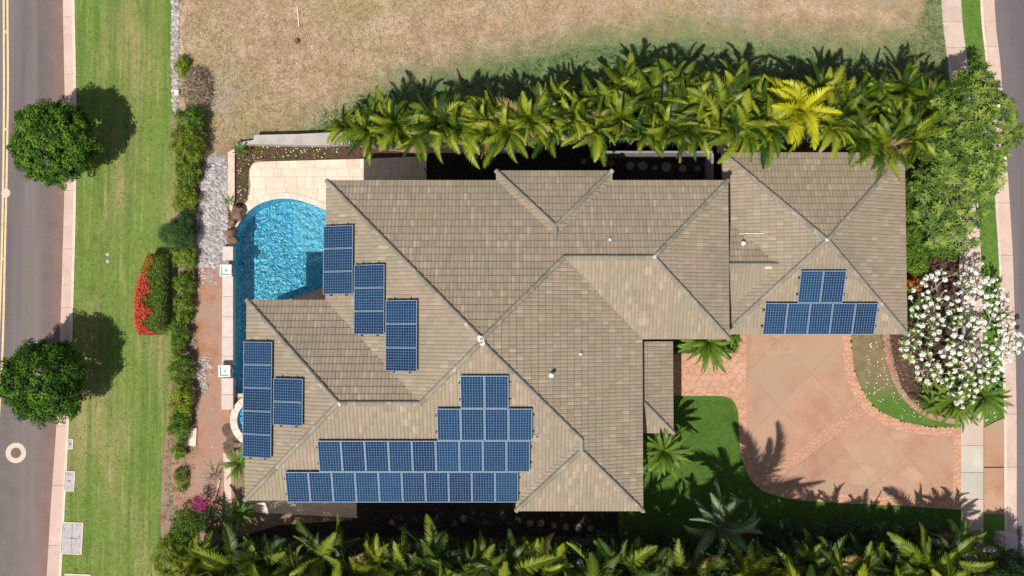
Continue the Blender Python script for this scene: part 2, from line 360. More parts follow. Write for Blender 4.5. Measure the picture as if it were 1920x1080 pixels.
# solar cells
def cell_mat(name, c1, c2):
    m, nt, b = new_mat(name)
    a = N(nt, 'ShaderNodeAttribute'); a.attribute_name = 'tone'
    oi = N(nt, 'ShaderNodeObjectInfo')
    s = N(nt, 'ShaderNodeMath', operation='MULTIPLY_ADD'); nt.links.new(oi.outputs['Random'], s.inputs[0]); s.inputs[1].default_value = .75; 
    s1 = N(nt, 'ShaderNodeMath', operation='MULTIPLY'); nt.links.new(a.outputs['Fac'], s1.inputs[0]); s1.inputs[1].default_value = .4; nt.links.new(s1.outputs[0], s.inputs[2])
    nt.links.new(ramp(nt, s.outputs[0], [(0, c1), (1, c2)]), b.inputs['Base Color'])
    b.inputs['Roughness'].default_value = .10; b.inputs['Specular IOR Level'].default_value = .35; return m
M['cell'] = cell_mat('solar_cell', (.004,.017,.058), (.008,.045,.112))
M['backsheet'] = plain('white_backsheet', (.20,.29,.40), .12, var=.04)
# water
m, nt, b = new_mat('pool_water'); M['water'] = m
v = pos(nt)
n1 = noise(nt, v, 3.0, 3, .5, .6); n2 = noise(nt, v, 9, 2, .5, 1.0)
ad = N(nt, 'ShaderNodeMath', operation='MULTIPLY_ADD'); nt.links.new(n2, ad.inputs[0]); ad.inputs[1].default_value = .5; nt.links.new(n1, ad.inputs[2])
bp = N(nt, 'ShaderNodeBump'); bp.inputs['Strength'].default_value = 1; bp.inputs['Distance'].default_value = .22; nt.links.new(ad.outputs[0], bp.inputs['Height'])
gl = N(nt, 'ShaderNodeBsdfGlossy'); gl.inputs['Roughness'].default_value = .22; nt.links.new(bp.outputs[0], gl.inputs['Normal'])
tr = N(nt, 'ShaderNodeBsdfTransparent'); tr.inputs[0].default_value = (.72, .95, 1, 1)
fr = N(nt, 'ShaderNodeFresnel'); fr.inputs[0].default_value = 1.33; nt.links.new(bp.outputs[0], fr.inputs['Normal'])
mx = N(nt, 'ShaderNodeMixShader'); nt.links.new(fr.outputs[0], mx.inputs[0]); nt.links.new(tr.outputs[0], mx.inputs[1]); nt.links.new(gl.outputs[0], mx.inputs[2])
nt.links.new(mx.outputs[0], nt.nodes['Material Output'].inputs[0])
m, nt, b = new_mat('pool_plaster_painted_caustics'); M['pool'] = m
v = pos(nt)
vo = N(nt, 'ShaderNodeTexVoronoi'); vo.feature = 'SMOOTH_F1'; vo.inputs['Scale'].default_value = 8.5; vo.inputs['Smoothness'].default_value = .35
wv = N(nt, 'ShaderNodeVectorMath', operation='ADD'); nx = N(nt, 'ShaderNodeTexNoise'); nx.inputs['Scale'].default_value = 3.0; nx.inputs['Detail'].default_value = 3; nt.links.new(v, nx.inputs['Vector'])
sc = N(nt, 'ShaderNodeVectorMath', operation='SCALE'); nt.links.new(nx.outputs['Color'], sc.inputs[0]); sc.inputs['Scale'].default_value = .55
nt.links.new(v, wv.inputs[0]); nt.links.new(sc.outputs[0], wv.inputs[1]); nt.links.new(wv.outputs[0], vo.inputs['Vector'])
c = ramp(nt, vo.outputs['Distance'], [(.15, (.09,.52,.80)), (.75, (.40,.86,1.0))])  # pale cell network: caustic light painted into the plaster colour
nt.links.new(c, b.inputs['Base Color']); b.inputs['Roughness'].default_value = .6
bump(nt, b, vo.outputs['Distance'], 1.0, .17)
M['bench'] = ground_mat('bench_plaster', [(7, [(.35, (.22,.64,.82)), (.65, (.46,.80,.92))])], bscale=7, bstr=1, bdist=.15)
# greens
M['tree_leaf'] = foliage_mat('tree_leaf', (.02,.065,.006), (.055,.145,.010), (.17,.31,.025), .6, .3, .2)
M['shrub_leaf'] = foliage_mat('shrub_leaf', (.05,.12,.010), (.15,.26,.02), (.34,.46,.05), .55, .35, .25)
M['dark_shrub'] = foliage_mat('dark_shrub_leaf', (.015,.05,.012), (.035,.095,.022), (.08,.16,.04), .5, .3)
M['hedge_leaf'] = foliage_mat('hedge_leaf', (.035,.10,.008), (.105,.22,.018), (.25,.40,.04), .55, .35, .25)
M['olive_leaf'] = foliage_mat('olive_leaf', (.05,.115,.012), (.15,.25,.028), (.36,.46,.08), .5, .4, .25)
M['yellow_shrub'] = foliage_mat('yellow_shrub_leaf', (.10,.16,.01), (.20,.29,.02), (.38,.45,.04), .55, .35, .25)
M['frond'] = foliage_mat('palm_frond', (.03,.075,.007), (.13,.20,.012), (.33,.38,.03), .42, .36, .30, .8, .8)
M['frond_dark'] = foliage_mat('palm_frond_painted_shade', (.016,.042,.008), (.06,.11,.015), (.22,.28,.03), .42, .30, .35, .8, .8)  # darker copy of the frond greens, shade put into the leaf colour
M['frond_yellow'] = foliage_mat('yellow_palm_frond', (.26,.30,.012), (.50,.50,.018), (.68,.64,.04), .4, .35, .3, .5, .1)
M['frond_dry'] = foliage_mat('dry_palm_frond', (.25,.17,.06), (.38,.27,.10), (.48,.36,.15), .6, .3, .2, .5, .1)
M['fern'] = foliage_mat('fern_leaf', (.035,.095,.010), (.10,.20,.02), (.30,.40,.05), .4, .4, .3, 1.0, .1)
M['coconut'] = foliage_mat('coconut_frond', (.07,.135,.055), (.17,.26,.12), (.34,.43,.25), .4, .3, .4, .8, .1)
M['fern_soft'] = foliage_mat('soft_fern', (.035,.10,.025), (.07,.16,.04), (.13,.24,.07), .7, .35, .15)

def masked_mat(name, A, B, noise_s=1.2, soft=.25, nw=1.0):
    """two ground mixes blended by the painted attribute 'mask' (where each really grows) and noise"""
    m, nt, b = new_mat(name); v = pos(nt)
    def lay(L):
        c = ramp(nt, noise(nt, v, L[0][0], 6, .6), L[0][1])
        for q in L[1:]:
            f = N(nt, 'ShaderNodeMapRange'); nt.links.new(noise(nt, pos(nt, q[5]) if len(q) > 5 else v, q[0], q[4], .65), f.inputs[0]); f.inputs[1].default_value = q[1]; f.inputs[2].default_value = q[2]; c = mixc(nt, f.outputs[0], c, q[3])
        return c
    a = N(nt, 'ShaderNodeAttribute'); a.attribute_name = 'mask'
    s = N(nt, 'ShaderNodeMath', operation='MULTIPLY_ADD'); nt.links.new(noise(nt, v, noise_s, 7, .7), s.inputs[0]); s.inputs[1].default_value = nw; nt.links.new(a.outputs['Fac'], s.inputs[2])
    f = N(nt, 'ShaderNodeMapRange'); nt.links.new(s.outputs[0], f.inputs[0]); f.inputs[1].default_value = .5+nw*.5-soft; f.inputs[2].default_value = .5+nw*.5+soft
    nt.links.new(mixc(nt, f.outputs[0], lay(A), lay(B)), b.inputs['Base Color']); b.inputs['Roughness'].default_value = .9; b.inputs['Specular IOR Level'].default_value = .2
    bump(nt, b, noise(nt, v, 26, 6, .75), .7, .05); return m
def masked_sheet(name, poly, z, mat, fn, cell=.5):
    xs = [p[0] for p in poly]; ys = [p[1] for p in poly]; mb = MB()
    for i in range(int((max(xs)-min(xs))/cell)+1):
        for j in range(int((max(ys)-min(ys))/cell)+1):
            x, y = min(xs)+i*cell, min(ys)+j*cell; q = clip(poly, [(x, y), (x+cell, y), (x+cell, y+cell), (x, y+cell)])
            if q: mb.poly([(a, b, z) for a, b in q])
    o = mb.build(name, mat); at = o.data.attributes.new('mask', 'FLOAT', 'POINT'); at.data.foreach_set('value', [fn(v[0], v[1]) for v in mb.v]); o['kind'] = 'structure'; return o
def dist_path(x, y, path):
    best = 1e9
    for (ax, ay), (bx, by) in zip(path, path[1:]):
        dx, dy = bx-ax, by-ay; t = max(0, min(1, ((x-ax)*dx+(y-ay)*dy)/(dx*dx+dy*dy))); best = min(best, math.hypot(x-ax-dx*t, y-ay-dy*t))
    return best
# ================================================================ SETTING
BIG = [(-150, -120), (150, -120), (150, 120), (-150, 120)]
pool_px = crom([(438,462),(440,440),(448,420),(463,400),(486,383),(515,374),(545,373),(575,380),(603,391)], 4)
pool_px += [(628,402),(628,530),(552,558),(492,580),(492,738),(438,738)]
pool = P2(pool_px)
ext = P2([(436,463),(436,364),(632,364),(632,740),(436,740)])
hole = [G2(430,366), G2(636,366), G2(636,745), G2(430,745)]
sheet('ground', BIG, -.17, M['soil'], [hole], 0)
# left road
gut_r = [(118,-400),(117,-60),(115.5,0),(118,133),(119,240),(118.5,345),(115,472),(112.5,560),(109.5,640),(104,787),(93.5,938),(85,1080),(76,1200),(60,1500)]   # road side of gutter
gut_g = [(139,-400),(138,-60),(136,0),(138.5,133),(139.5,240),(139,345),(136.5,472),(134,560),(131.5,640),(126,787),(118.5,938),(111,1080),(104,1200),(90,1500)]   # verge side
gr = crom(P2(gut_r), 6); gg = crom(P2(gut_g), 6)
AS1 = [(1.2, [(.3, (.15,.125,.12)), (.7, (.18,.155,.15))]), (.35, .45, .62, (.22,.18,.17), 4, (1.6, .05, 1)), (.30, .50, .66, (.125,.108,.115), 5, (1.1, .04, 1)), (45, .6, .8, (.25,.22,.21), 4)]
AS2 = [(1.2, [(.3, (.21,.13,.11)), (.7, (.26,.165,.14))]), (45, .6, .8, (.30,.22,.19), 4)]
roadp = gr+[(-30, gr[-1][1]), (-30, gr[0][1])]
masked_sheet('road_west', [(min(p[0], 90), p[1]) for p in roadp], -.145, masked_mat('road_asphalt', AS1, AS2, .8, .45, .5), lambda x, y: max(0, 1.05-dist_path(x, y, gr)/.85), .9)
sheet('verge_lawn', P2([(139,-400),(328,-400),(322,0),(325,200),(326,350),(327,480),(325,600),(320,700),(312,790),(304,870),(300,960),(302,1080),(300,1500)])[::1]+[p for p in gg[::-1]], 0.0, M['lawn_side'], thick=.2)

def strip_slabs(name, child, A, B, seg, z0, z1, mat, gap=.012, tone_r=.5, y_lo=None):
    """two edge curves cut into slabs along their length"""
    root = empty(name, (0, 0, 0)); root['kind'] = 'structure'
    def resample(c):
        d = [0]
        for i in range(1, len(c)): d.append(d[-1]+math.dist(c[i-1], c[i]))
        return d
    da, db = resample(A), resample(B)
    def at(c, d, s):
        s = min(max(s, 0), d[-1])
        for i in range(1, len(c)):
            if d[i] >= s:
                t = (s-d[i-1])/((d[i]-d[i-1]) or 1); return (c[i-1][0]+(c[i][0]-c[i-1][0])*t, c[i-1][1]+(c[i][1]-c[i-1][1])*t)
        return c[-1]
    n = int(da[-1]/seg)
    for k in range(n):
        s0 = k*seg+gap/2; s1 = (k+1)*seg-gap/2; pa = []; pb = []
        for q in range(4):
            s = s0+(s1-s0)*q/3; pa.append(at(A, da, s)); pb.append(at(B, db, s*db[-1]/da[-1]))
        mid = pa[1]
        if not (-22 < mid[1] < 24): continue
        mb = MB(); mb.prism(pa+pb[::-1], z0, z1, random.random(), bevel=.008); mb.build(child, mat, root)
    return root
strip_slabs('road_gutter', 'gutter_slab', gr, gg, 2.9, -.20, -.125, M['gutter'])
ka = [(p[0]-.02, p[1]) for p in gg]; kb = [(p[0]+.11, p[1]) for p in gg]
strip_slabs('road_kerb', 'kerb_stone', ka, kb, 2.9, -.20, .025, M['kerb'])
# right road, gutter, kerb, grass strip, sidewalk
rg_l = [(1836,-300),(1841.5,0),(1853,125),(1862,260),(1871,400),(1877,500),(1884,700),(1886.5,800),(1887,950),(1888,1080),(1889,1400)]
rg_r = [(1862,-300),(1867,0),(1879,125),(1888,260),(1897,400),(1902.5,500),(1907.5,700),(1909,800),(1909,950),(1909.5,1080),(1910,1400)]
al, ar = crom(P2(rg_l), 6), crom(P2(rg_r), 6)
sheet('road_east', ar+[(60, ar[-1][1]), (60, ar[0][1])], -.145, M['asphalt'], thick=0)
strip_slabs('street_gutter', 'gutter_slab', al, ar, 2.6, -.20, -.12, M['gutter'])
ga = [(p[0]-.10, p[1]) for p in al]; gb = [(p[0]+.02, p[1]) for p in al]
strip_slabs('street_kerb', 'kerb_stone', ga, gb, 2.6, -.20, .01, M['kerb'])
sw_l = [(1757,-300),(1765,0),(1778,125),(1786,230),(1795,400),(1799,500),(1802,640),(1802,800),(1802,950),(1803,1080),(1803,1400)]
sw_r = [(1796,-300),(1802,0),(1815,125),(1826,260),(1835,400),(1840,500),(1843,640),(1844,800),(1844,950),(1844,1080),(1844,1400)]
sl, sr = crom(P2(sw_l), 6), crom(P2(sw_r), 6)
strip_slabs('sidewalk', 'paving_slab', sl, sr, 1.31, -.15, .012, M['walk'])
top_i = [i for i, p in enumerate(sr) if p[1] > G(0, 800).y]; bot_i = [i for i, p in enumerate(sr) if p[1] < G(0, 966).y]
sheet('grass_strip', [sr[i] for i in top_i]+[G2(1844,800), G2(1883,781)]+[ga[i] for i in reversed(top_i) if ga[i][1] > G(0, 785).y], 0.0, M['lawn_strip'], thick=.2)
sheet('grass_strip', [G2(1845,966), G2(1882,966), G2(1884,1100), G2(1845,1100)], 0.0, M['lawn_strip'], thick=.2)
ap = empty('driveway_apron', (0, 0, 0)); ap['kind'] = 'structure'
for q in ([(1845,801),(1883,783),(1885,875),(1845,875)], [(1845,877),(1885,877),(1885,965),(1845,965)]):
    mb = MB(); mb.prism(P2(q), -.2, .006, random.random(), bevel=.008); mb.build('apron_slab', M['slab'], ap)
# pale slabs of the sidewalk next to the driveway
for o in list(bpy.data.objects):
    if o.name.startswith('paving_slab'):
        y = sum(v.co.y for v in o.data.vertices)/len(o.data.vertices)
        if G(0, 950).y < y < G(0, 815).y: o.data.materials[0] = M['walk_grey']

# yard soil (with the pool hole), dry field
sheet('yard_soil', P2([(322,205),(640,240),(1790,240),(1798,470),(1802,640),(1802,1400),(296,1400),(300,960),(304,870),(312,790),(320,700),(326,600),(328,480),(326,350)]), -.012, M['soil'], [hole], .1)
DRY = [(1.0, [(.28, (.29,.20,.12)), (.5, (.42,.29,.19)), (.72, (.56,.41,.30))]), (.16, .47, .60, (.36,.285,.15), 5), (.25, .54, .66, (.54,.39,.28), 5), (6, .52, .72, (.55,.42,.29), 6), (14, .55, .7, (.21,.14,.085), 6), (2.6, .60, .72, (.25,.18,.11), 6), (.3, .55, .68, (.36,.32,.27), 6), (.7, .58, .70, (.30,.22,.14), 6)]
GRN = [(2.0, [(.3, (.10,.155,.06)), (.7, (.18,.24,.10))]), (6, .55, .75, (.27,.28,.14), 6), (1.1, .5, .7, (.09,.155,.07), 4)]
hl = P2([(470,262),(600,250),(700,225),(780,205),(860,190),(960,165),(1060,150),(1100,135),(1250,120),(1380,130),(1600,140),(1730,130)])
hl2 = P2([(1757,250),(1752,60),(1758,-100)])
def field_mask(x, y):
    k = max(0, min(1, (x-G(520, 0).x)/6)); return max(max(0, 1.0-dist_path(x, y, hl)/(1.9+1.5*k))*(.5+.75*k), 1.25*max(0, 1-dist_path(x, y, hl2)/1.1))
masked_sheet('dry_field', P2([(322,-400),(1756,-300),(1765,0),(1778,125),(1785,225),(1785,262),(1380,262),(700,262),(460,262),(428,262),(395,300),(372,300),(330,215),(326,120)]), -.006, masked_mat('dry_field', DRY, GRN, 1.3, .3, .9), field_mask, .5)
sheet('rocky_strip', P2([(322,-300),(337,-300),(336,60),(334,160),(336,215),(325,215),(323,100)]), .004, M['grey_wall'], thick=.05)
sheet('dirt_path', P2([(322,212),(332,212),(336,350),(338,600),(330,740),(322,850),(312,960),(300,962),(306,860),(316,745),(322,650),(327,500),(326,350)]), .003, M['soil'], thick=.03)
sheet('red_soil', P2([(372,500),(432,470),(427,760),(437,800),(440,935),(430,985),(345,985),(320,930),(322,860),(372,840),(368,600)]), .002, M['red_soil'], thick=.03)
sheet('mulch_bed', P2([(440,272),(640,272),(800,290),(800,312),(600,312),(478,300),(466,320),(464,375),(445,395),(428,420),(430,300)]), .000, M['mulch'], thick=.03)
sheet('concrete_strip', P2([(432,835),(436,1000),(424,1000),(418,835)]), .02, M['beige_ring'], thick=.1)
sheet('side_gravel', P2([(795,262),(1380,262),(1380,345),(1720,300),(1720,345),(795,370)]), -.003, M['black_gravel'], thick=.02)
sheet('south_gravel', P2([(660,905),(1160,905),(1160,1400),(440,1400),(440,1010),(520,985),(660,975)]), -.003, M['black_gravel'], thick=.02)
sheet('palm_bed', P2([(470,1010),(1160,1005),(1330,1010),(1500,985),(1802,985),(1802,1400),(470,1400)]), .001, M['mulch'], thick=.02)
sheet('front_bed', P2([(1222,625),(1384,625),(1384,650),(1360,664),(1222,664)]), .002, M['mulch'], thick=.02)
sheet('hedge_bed', P2([(1660,262),(1790,262),(1800,500),(1802,640),(1802,800),(1770,790),(1720,765),(1690,725),(1672,660),(1665,600),(1660,400)]), .002, M['mulch'], thick=.02)
FLW = [(2.0, [(.3, (.16,.125,.06)), (.7, (.27,.20,.115))]), (6, .5, .7, (.20,.18,.06), 5)]
FLG = [(1.5, [(.3, (.075,.15,.022)), (.7, (.11,.20,.032))]), (9, .55, .75, (.05,.11,.015), 5)]
bedc = crom(P2([(1666,612),(1668,650),(1676,690),(1698,738),(1735,770),(1775,783),(1802,785)]), 4)
rl = crom(P2([(1802,803),(1745,802),(1693,793),(1648,773),(1624,748),(1606,715),(1598,681),(1594,640),(1592,612)]), 4)
masked_sheet('island_lawn', rl+bedc, .006, masked_mat('island_lawn', FLW, FLG, 2.0, .25, .6), lambda x, y: max(0, min(1, (G(0, 690).y-y)/2.2)), .4)
bo = offset_path(bedc, -.26)
sheet('bed_border', bedc+bo[::-1], .03, M['red_soil'], thick=.05)
# front lawn
fl = P2([(1180,742)])+crom(P2([(1340,742),(1362,744),(1374,751),(1382,765),(1385,785),(1386,812),(1389,850),(1404,893),(1424,916),(1450,928),(1500,938),(1600,944),(1700,949),(1803,956)]), 4)+P2([(1803,985),(1500,985),(1330,1010),(1160,1005),(1160,905),(1180,905)])
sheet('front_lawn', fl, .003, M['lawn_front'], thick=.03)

# ---- driveway
dr_out = P2([(1262,742),(1340,742)])+crom(P2([(1340,742),(1362,744),(1374,751),(1382,765),(1385,785),(1386,812),(1389,850),(1404,893),(1424,916),(1450,928),(1500,938),(1600,944),(1700,949),(1802,956)]), 4)
rt_out_px = [(1595,612),(1597,640),(1600,680),(1608,712),(1626,745),(1650,770),(1695,790),(1745,799),(1802,801)]
rt_in_px = [(1577,612),(1579,640),(1583,684),(1592,722),(1612,758),(1640,786),(1690,808),(1745,817),(1786,818)]
rt_out = crom(P2(rt_out_px), 4); rt_in = crom(P2(rt_in_px), 4)
whole = [G2(1222,742)]+dr_out+rt_out[::-1]+P2([(1383,612),(1383,662),(1222,662)])
sheet('driveway', whole, .006, M['joint'], thick=.1)
dw = bpy.data.objects['driveway']
stones = []
walk = P2([(1222,663),(1383,663),(1399,663),(1399,742),(1376,742),(1222,742)])
lb_out = crom(P2([(1372,742),(1382,765),(1385,785),(1386,812),(1389,850),(1404,893),(1424,916),(1450,928),(1500,938),(1600,944),(1700,949),(1802,956)]), 4)
lb_in = crom(P2([(1399,742),(1400,765),(1400,785),(1401,812),(1404,845),(1417,882),(1434,902),(1456,913),(1500,920),(1600,928),(1700,933),(1786,938)]), 4)
seg_poly = lambda A, B: list(A)+list(B)[::-1]
stones += voronoi(walk, .36, .020, seed=1)
def band(A, B, seed):
    out = []
    n = min(len(A), len(B))
    for i in range(0, n-1, 4):
        j = min(i+4, n-1); out += voronoi(A[i:j+1]+B[i:j+1][::-1],   .23, .016, seed=seed+i)
    return out
stones += band(lb_out, lb_in, 10); stones += band(rt_out, rt_in, 60)
stones += voronoi(P2([(1384,628),(1399,628),(1399,662),(1384,662)]),   .23, .016, seed=5)
stones += voronoi(P2([(1787,818),(1802,802),(1802,955),(1787,938)]),   .23, .016, seed=6)
diag = P2([(1607,757),(1622,775),(1470,888),(1440,905),(1432,893)])
dst = voronoi(diag,   .23, .016, seed=7)
nd = len(dst); dmb = MB()
for q in dst: dmb.prism(q, .0, .0205+random.uniform(-.001, .001), random.random(), bevel=.006)
o = dmb.build('band_stone', M['stamp_faint'], dw); o['kind'] = 'stuff'
stones.sort(key=lambda q: -abs(area2(q)))
for i, q in enumerate(stones[:299]):
    mb = MB(); mb.prism(q, .0, .022+random.uniform(-.003, .003), random.random(), bevel=.008); mb.build('flagstone', M['stamp'], dw)
mb = MB()
for q in stones[299:]: mb.prism(q, .0, .022+random.uniform(-.003, .003), random.random(), bevel=.01)
o = mb.build('flagstone', M['stamp'], dw); o['kind'] = 'stuff'
def slabs(region, org, ang, size, seed):
    rr = random.Random(seed); ca, sa = math.cos(ang), math.sin(ang); cc = G2(*org)
    for i in range(-8, 9):
        for j in range(-8, 9):
            g = .0032; sq = [(i*size+g, j*size+g), ((i+1)*size-g, j*size+g), ((i+1)*size-g, (j+1)*size-g), (i*size+g, (j+1)*size-g)]
            cell = [(cc[0]+x*ca-y*sa, cc[1]+x*sa+y*ca) for x, y in sq]
            r = clip(region, cell)
            if r and abs(area2(r)) > .05:
                mb = MB(); mb.prism(r, .0, .020, rr.random()); mb.build('concrete_slab', M['slab'], dw)
upper = P2([(1401,612),(1575,612)])+rt_in[3:17]
upper = P2([(1401,612),(1576,612)])+[p for p in rt_in if G(0,615).y > p[1] > G(0,757).y]+P2([(1606,757),(1432,892),(1418,880),(1405,845),(1402,812),(1401,785)])
slabs(upper, (1520,700), math.radians(45), 2.25, 3)
lower = P2([(1624,776)])+[p for p in rt_in if p[1] < G(0,778).y]+P2([(1786,938)])+[p for p in lb_in[::-1] if p[0] > G(1460,0).x]+P2([(1445,906),(1472,890)])
slabs(lower, (1700,855), math.radians(40), 2.1, 4)

# ---- pool deck
deck_out = crom(P2([(470,345),(468,325),(472,310),(484,304),(510,302.5)]), 4)+P2([(683,298),(800,293),(800,360),(660,360),(660,575),(634,575),(634,404)])
cop_in = crom(P2([(438,462),(440,440),(448,420),(463,400),(486,383),(515,374),(545,373),(575,380),(603,391),(628,402)]), 5)
cop_out = offset_path(cop_in, .30)
deck_poly = deck_out+[p for p in cop_out[::-1]]+P2([(430,462),(428,440),(436,412),(455,390),(467,378)])
sheet('pool_deck', deck_poly, .010, M['grout'], thick=.1)
dk = bpy.data.objects['pool_deck']
rr = random.Random(8); x0, y0 = G2(425, 470); y = y0
row = 0
while y < G(0, 285).y:
    h = rr.choice((.41, .41, .61)); x = x0-rr.uniform(0, .8)
    while x < G(805, 0).x:
        w = rr.choice((.41, .61, .61, .92)); cell = [(x+.005, y+.005), (x+w-.005, y+.005), (x+w-.005, y+h-.005), (x+.005, y+h-.005)]
        q = clip(deck_poly, cell)
        if q and abs(area2(q)) > .02:
            mb = MB(); mb.prism(q, 0, .03, rr.random(), bevel=.006); mb.build('paver', M['paver'], dk)
        x += w
    y += h
cp = empty('pool_coping', (0, 0, 0)); cp['kind'] = 'structure'
for i in range(0, len(cop_in)-1, 2):
    j = min(i+2, len(cop_in)-1); q = list(cop_in[i:j+1])+list(cop_out[i:j+1])[::-1]
    mb = MB(); mb.prism([(a+(sum(p[0] for p in q)/len(q)-a)*.012, b+(sum(p[1] for p in q)/len(q)-b)*.012) for a, b in q], -.1, .055, random.random(), bevel=.012); mb.build('coping_stone', M['coping'], cp)
# pool shell and water
mb = MB(); n = len(pool); fl_z = -1.35
P_ccw = pool if area2(pool) > 0 else pool[::-1]
for i in range(n):
    a, b = P_ccw[i], P_ccw[(i+1) % n]; mb.poly([(a[0], a[1], .03), (b[0], b[1], .03), (b[0], b[1], fl_z), (a[0], a[1], fl_z)])
pr = empty('swimming_pool', (G(530, 470))); tag(pr, 'freeform blue swimming pool with a rounded north end and a narrow arm running south', 'swimming pool')
pr.location = (0, 0, 0)
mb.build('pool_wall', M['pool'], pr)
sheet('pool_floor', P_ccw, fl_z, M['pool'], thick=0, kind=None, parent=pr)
bench = P2([(547,374),(575,380),(603,391),(628,402),(628,470),(545,470)])
mb = MB(); mb.prism([(p[0], p[1]) for p in bench], fl_z, -.45); mb.build('bench', M['bench'], pr)
step = P2([(436,460),(452,460),(460,420),(490,392),(470,392),(448,420),(440,440)])
sheet('water_surface', P_ccw, -.09, M['water'], thick=0, kind=None, parent=pr)
# apron filling the rest of the hole
sheet('pool_surround', hole, -.02, M['grout'], [P_ccw], .1)

# spa
spa_c = G(484, 787); sp = empty('spa', (0, 0, 0)); tag(sp, 'round raised spa with a pale rim beside the solar panels at the southwest eave', 'spa')
def ring(cx, cy, r0, r1, z0, z1, seg, mat, name, parent, pieces, gap=.01):
    for k in range(pieces):
        a0 = 2*math.pi*k/pieces+gap/r1; a1 = 2*math.pi*(k+1)/pieces-gap/r1; mbx = MB(); q = []
        for i in range(seg+1): a = a0+(a1-a0)*i/seg; q.append((cx+r1*math.cos(a), cy+r1*math.sin(a)))
        for i in range(seg, -1, -1): a = a0+(a1-a0)*i/seg; q.append((cx+r0*math.cos(a), cy+r0*math.sin(a)))
        mbx.prism(q, z0, z1, random.random()); mbx.build(name, mat, parent)
R1, R0 = 50*.0262, 37*.0262
ring(spa_c.x, spa_c.y, R0, R1, -.1, .22, 3, M['coping'], 'rim_stone', sp, 16)
circ = lambda cx, cy, r, n=32: [(cx+r*math.cos(2*math.pi*i/n), cy+r*math.sin(2*math.pi*i/n)) for i in range(n)]
mb = MB(); c0 = circ(spa_c.x, spa_c.y, R0)
for i in range(32):
    a, b = c0[i], c0[(i+1) % 32]; mb.poly([(a[0], a[1], .15), (b[0], b[1], .15), (b[0], b[1], -.011), (a[0], a[1], -.011)])
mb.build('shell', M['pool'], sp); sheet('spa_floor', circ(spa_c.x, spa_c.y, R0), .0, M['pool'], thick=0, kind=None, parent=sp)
sheet('spa_water', circ(spa_c.x, spa_c.y, R0-.005), .14, M['water'], thick=0, kind=None, parent=sp)
sheet('spa_patio', P2([(436,800),(500,800),(500,870),(462,845)]), .03, M['coping'], thick=.1)

# infinity wall with two pedestals
iw = empty('garden_wall', (0, 0, 0)); tag(iw, 'low cream wall along the west edge of the pool', 'wall')
ys = [462, 489]; 
for a, b in ((462, 489), (518, 555.6), (556, 593.6), (594, 631.6), (632, 667.6), (668, 685), (709, 739.6), (740, 768)):
    xo = 2*(a-460)/300
    mb = MB(); mb.prism(P2([(417-xo, a), (437, a), (437, b), (417-xo, b)], .35), -.1, .35, random.random(), bevel=.01); mb.build('wall_block', M['white_stucco'], iw)
for px, py, lab in ((423, 507, 'pale square pedestal bowl at the north end of the pool wall'), (420.5, 696, 'pale square pedestal bowl at the south end of the pool wall')):
    c = G(px, py, .8); o = empty('fountain_pedestal', (c.x, c.y, 0)); tag(o, lab, 'pedestal', 'pedestals on the pool wall')
    s = 11*.0257
    mb = MB(); mb.box(-s*.7, -s*.7, -.1, s*.7, s*.7, .62); mb.build('base', M['white_stucco'], o)
    mb = MB(); mb.prism([(-s,-s),(s,-s),(s,s),(-s,s)], .62, .72, bevel=.02); mb.prism([(-s,-s),(s,-s),(s,-s+.07),(-s,-s+.07)], .72, .80); mb.prism([(-s,s-.07),(s,s-.07),(s,s),(-s,s)], .72, .80)
    mb.prism([(-s,-s+.07),(-s+.07,-s+.07),(-s+.07,s-.07),(-s,s-.07)], .72, .80); mb.prism([(s-.07,-s+.07),(s,-s+.07),(s,s-.07),(s-.07,s-.07)], .72, .80); mb.build('bowl', M['lamp_box'], o)
    mb = MB(); mb.tube([(0,0,.72),(0,0,.77)], [.07,.05], 10); mb.build('nozzle', M['alu'], o)
    mb = MB(); mb.box(s, -.09, .66, s+.14, .09, .70); mb.build('spout', M['dark_metal'], o)

# retaining walls north of the deck
w = MB(); w.prism(P2([(474,270),(476,253),(560,251),(640,247),(700,246),(700,268),(600,272)], .55), -.1, .55, bevel=.02)
o = w.build('retaining_wall', M['grey_wall']); tag(o, 'weathered grey retaining wall top north of the pool deck', 'wall')
w = MB(); w.prism(P2([(440,268),(476,262),(476,270),(440,274)], .35), -.1, .35, bevel=.02); o = w.build('retaining_wall', M['grey_wall']); tag(o, 'short low end of the retaining wall beside the dry field', 'wall')
w = MB(); w.prism(P2([(427,285),(440,278),(440,372),(434,400),(427,385)], .12), -.1, .12, bevel=.02); o = w.build('bed_edging', M['beige_ring']); tag(o, 'brown edging kerb on the west side of the mulch bed', 'edging')
w = MB(); w.prism(P2([(1110,283),(1336,283),(1336,287),(1110,287)], 1.5), 0, 1.5); w.prism(P2([(1333.5,287.5),(1338,287.5),(1338,345),(1333.5,345)], 1.5), 0, 1.5)
o = w.build('boundary_wall', plain('wall_cap', (.24,.215,.23), .7)); tag(o, 'thin grey wall corner between the palms and the main roof', 'wall')
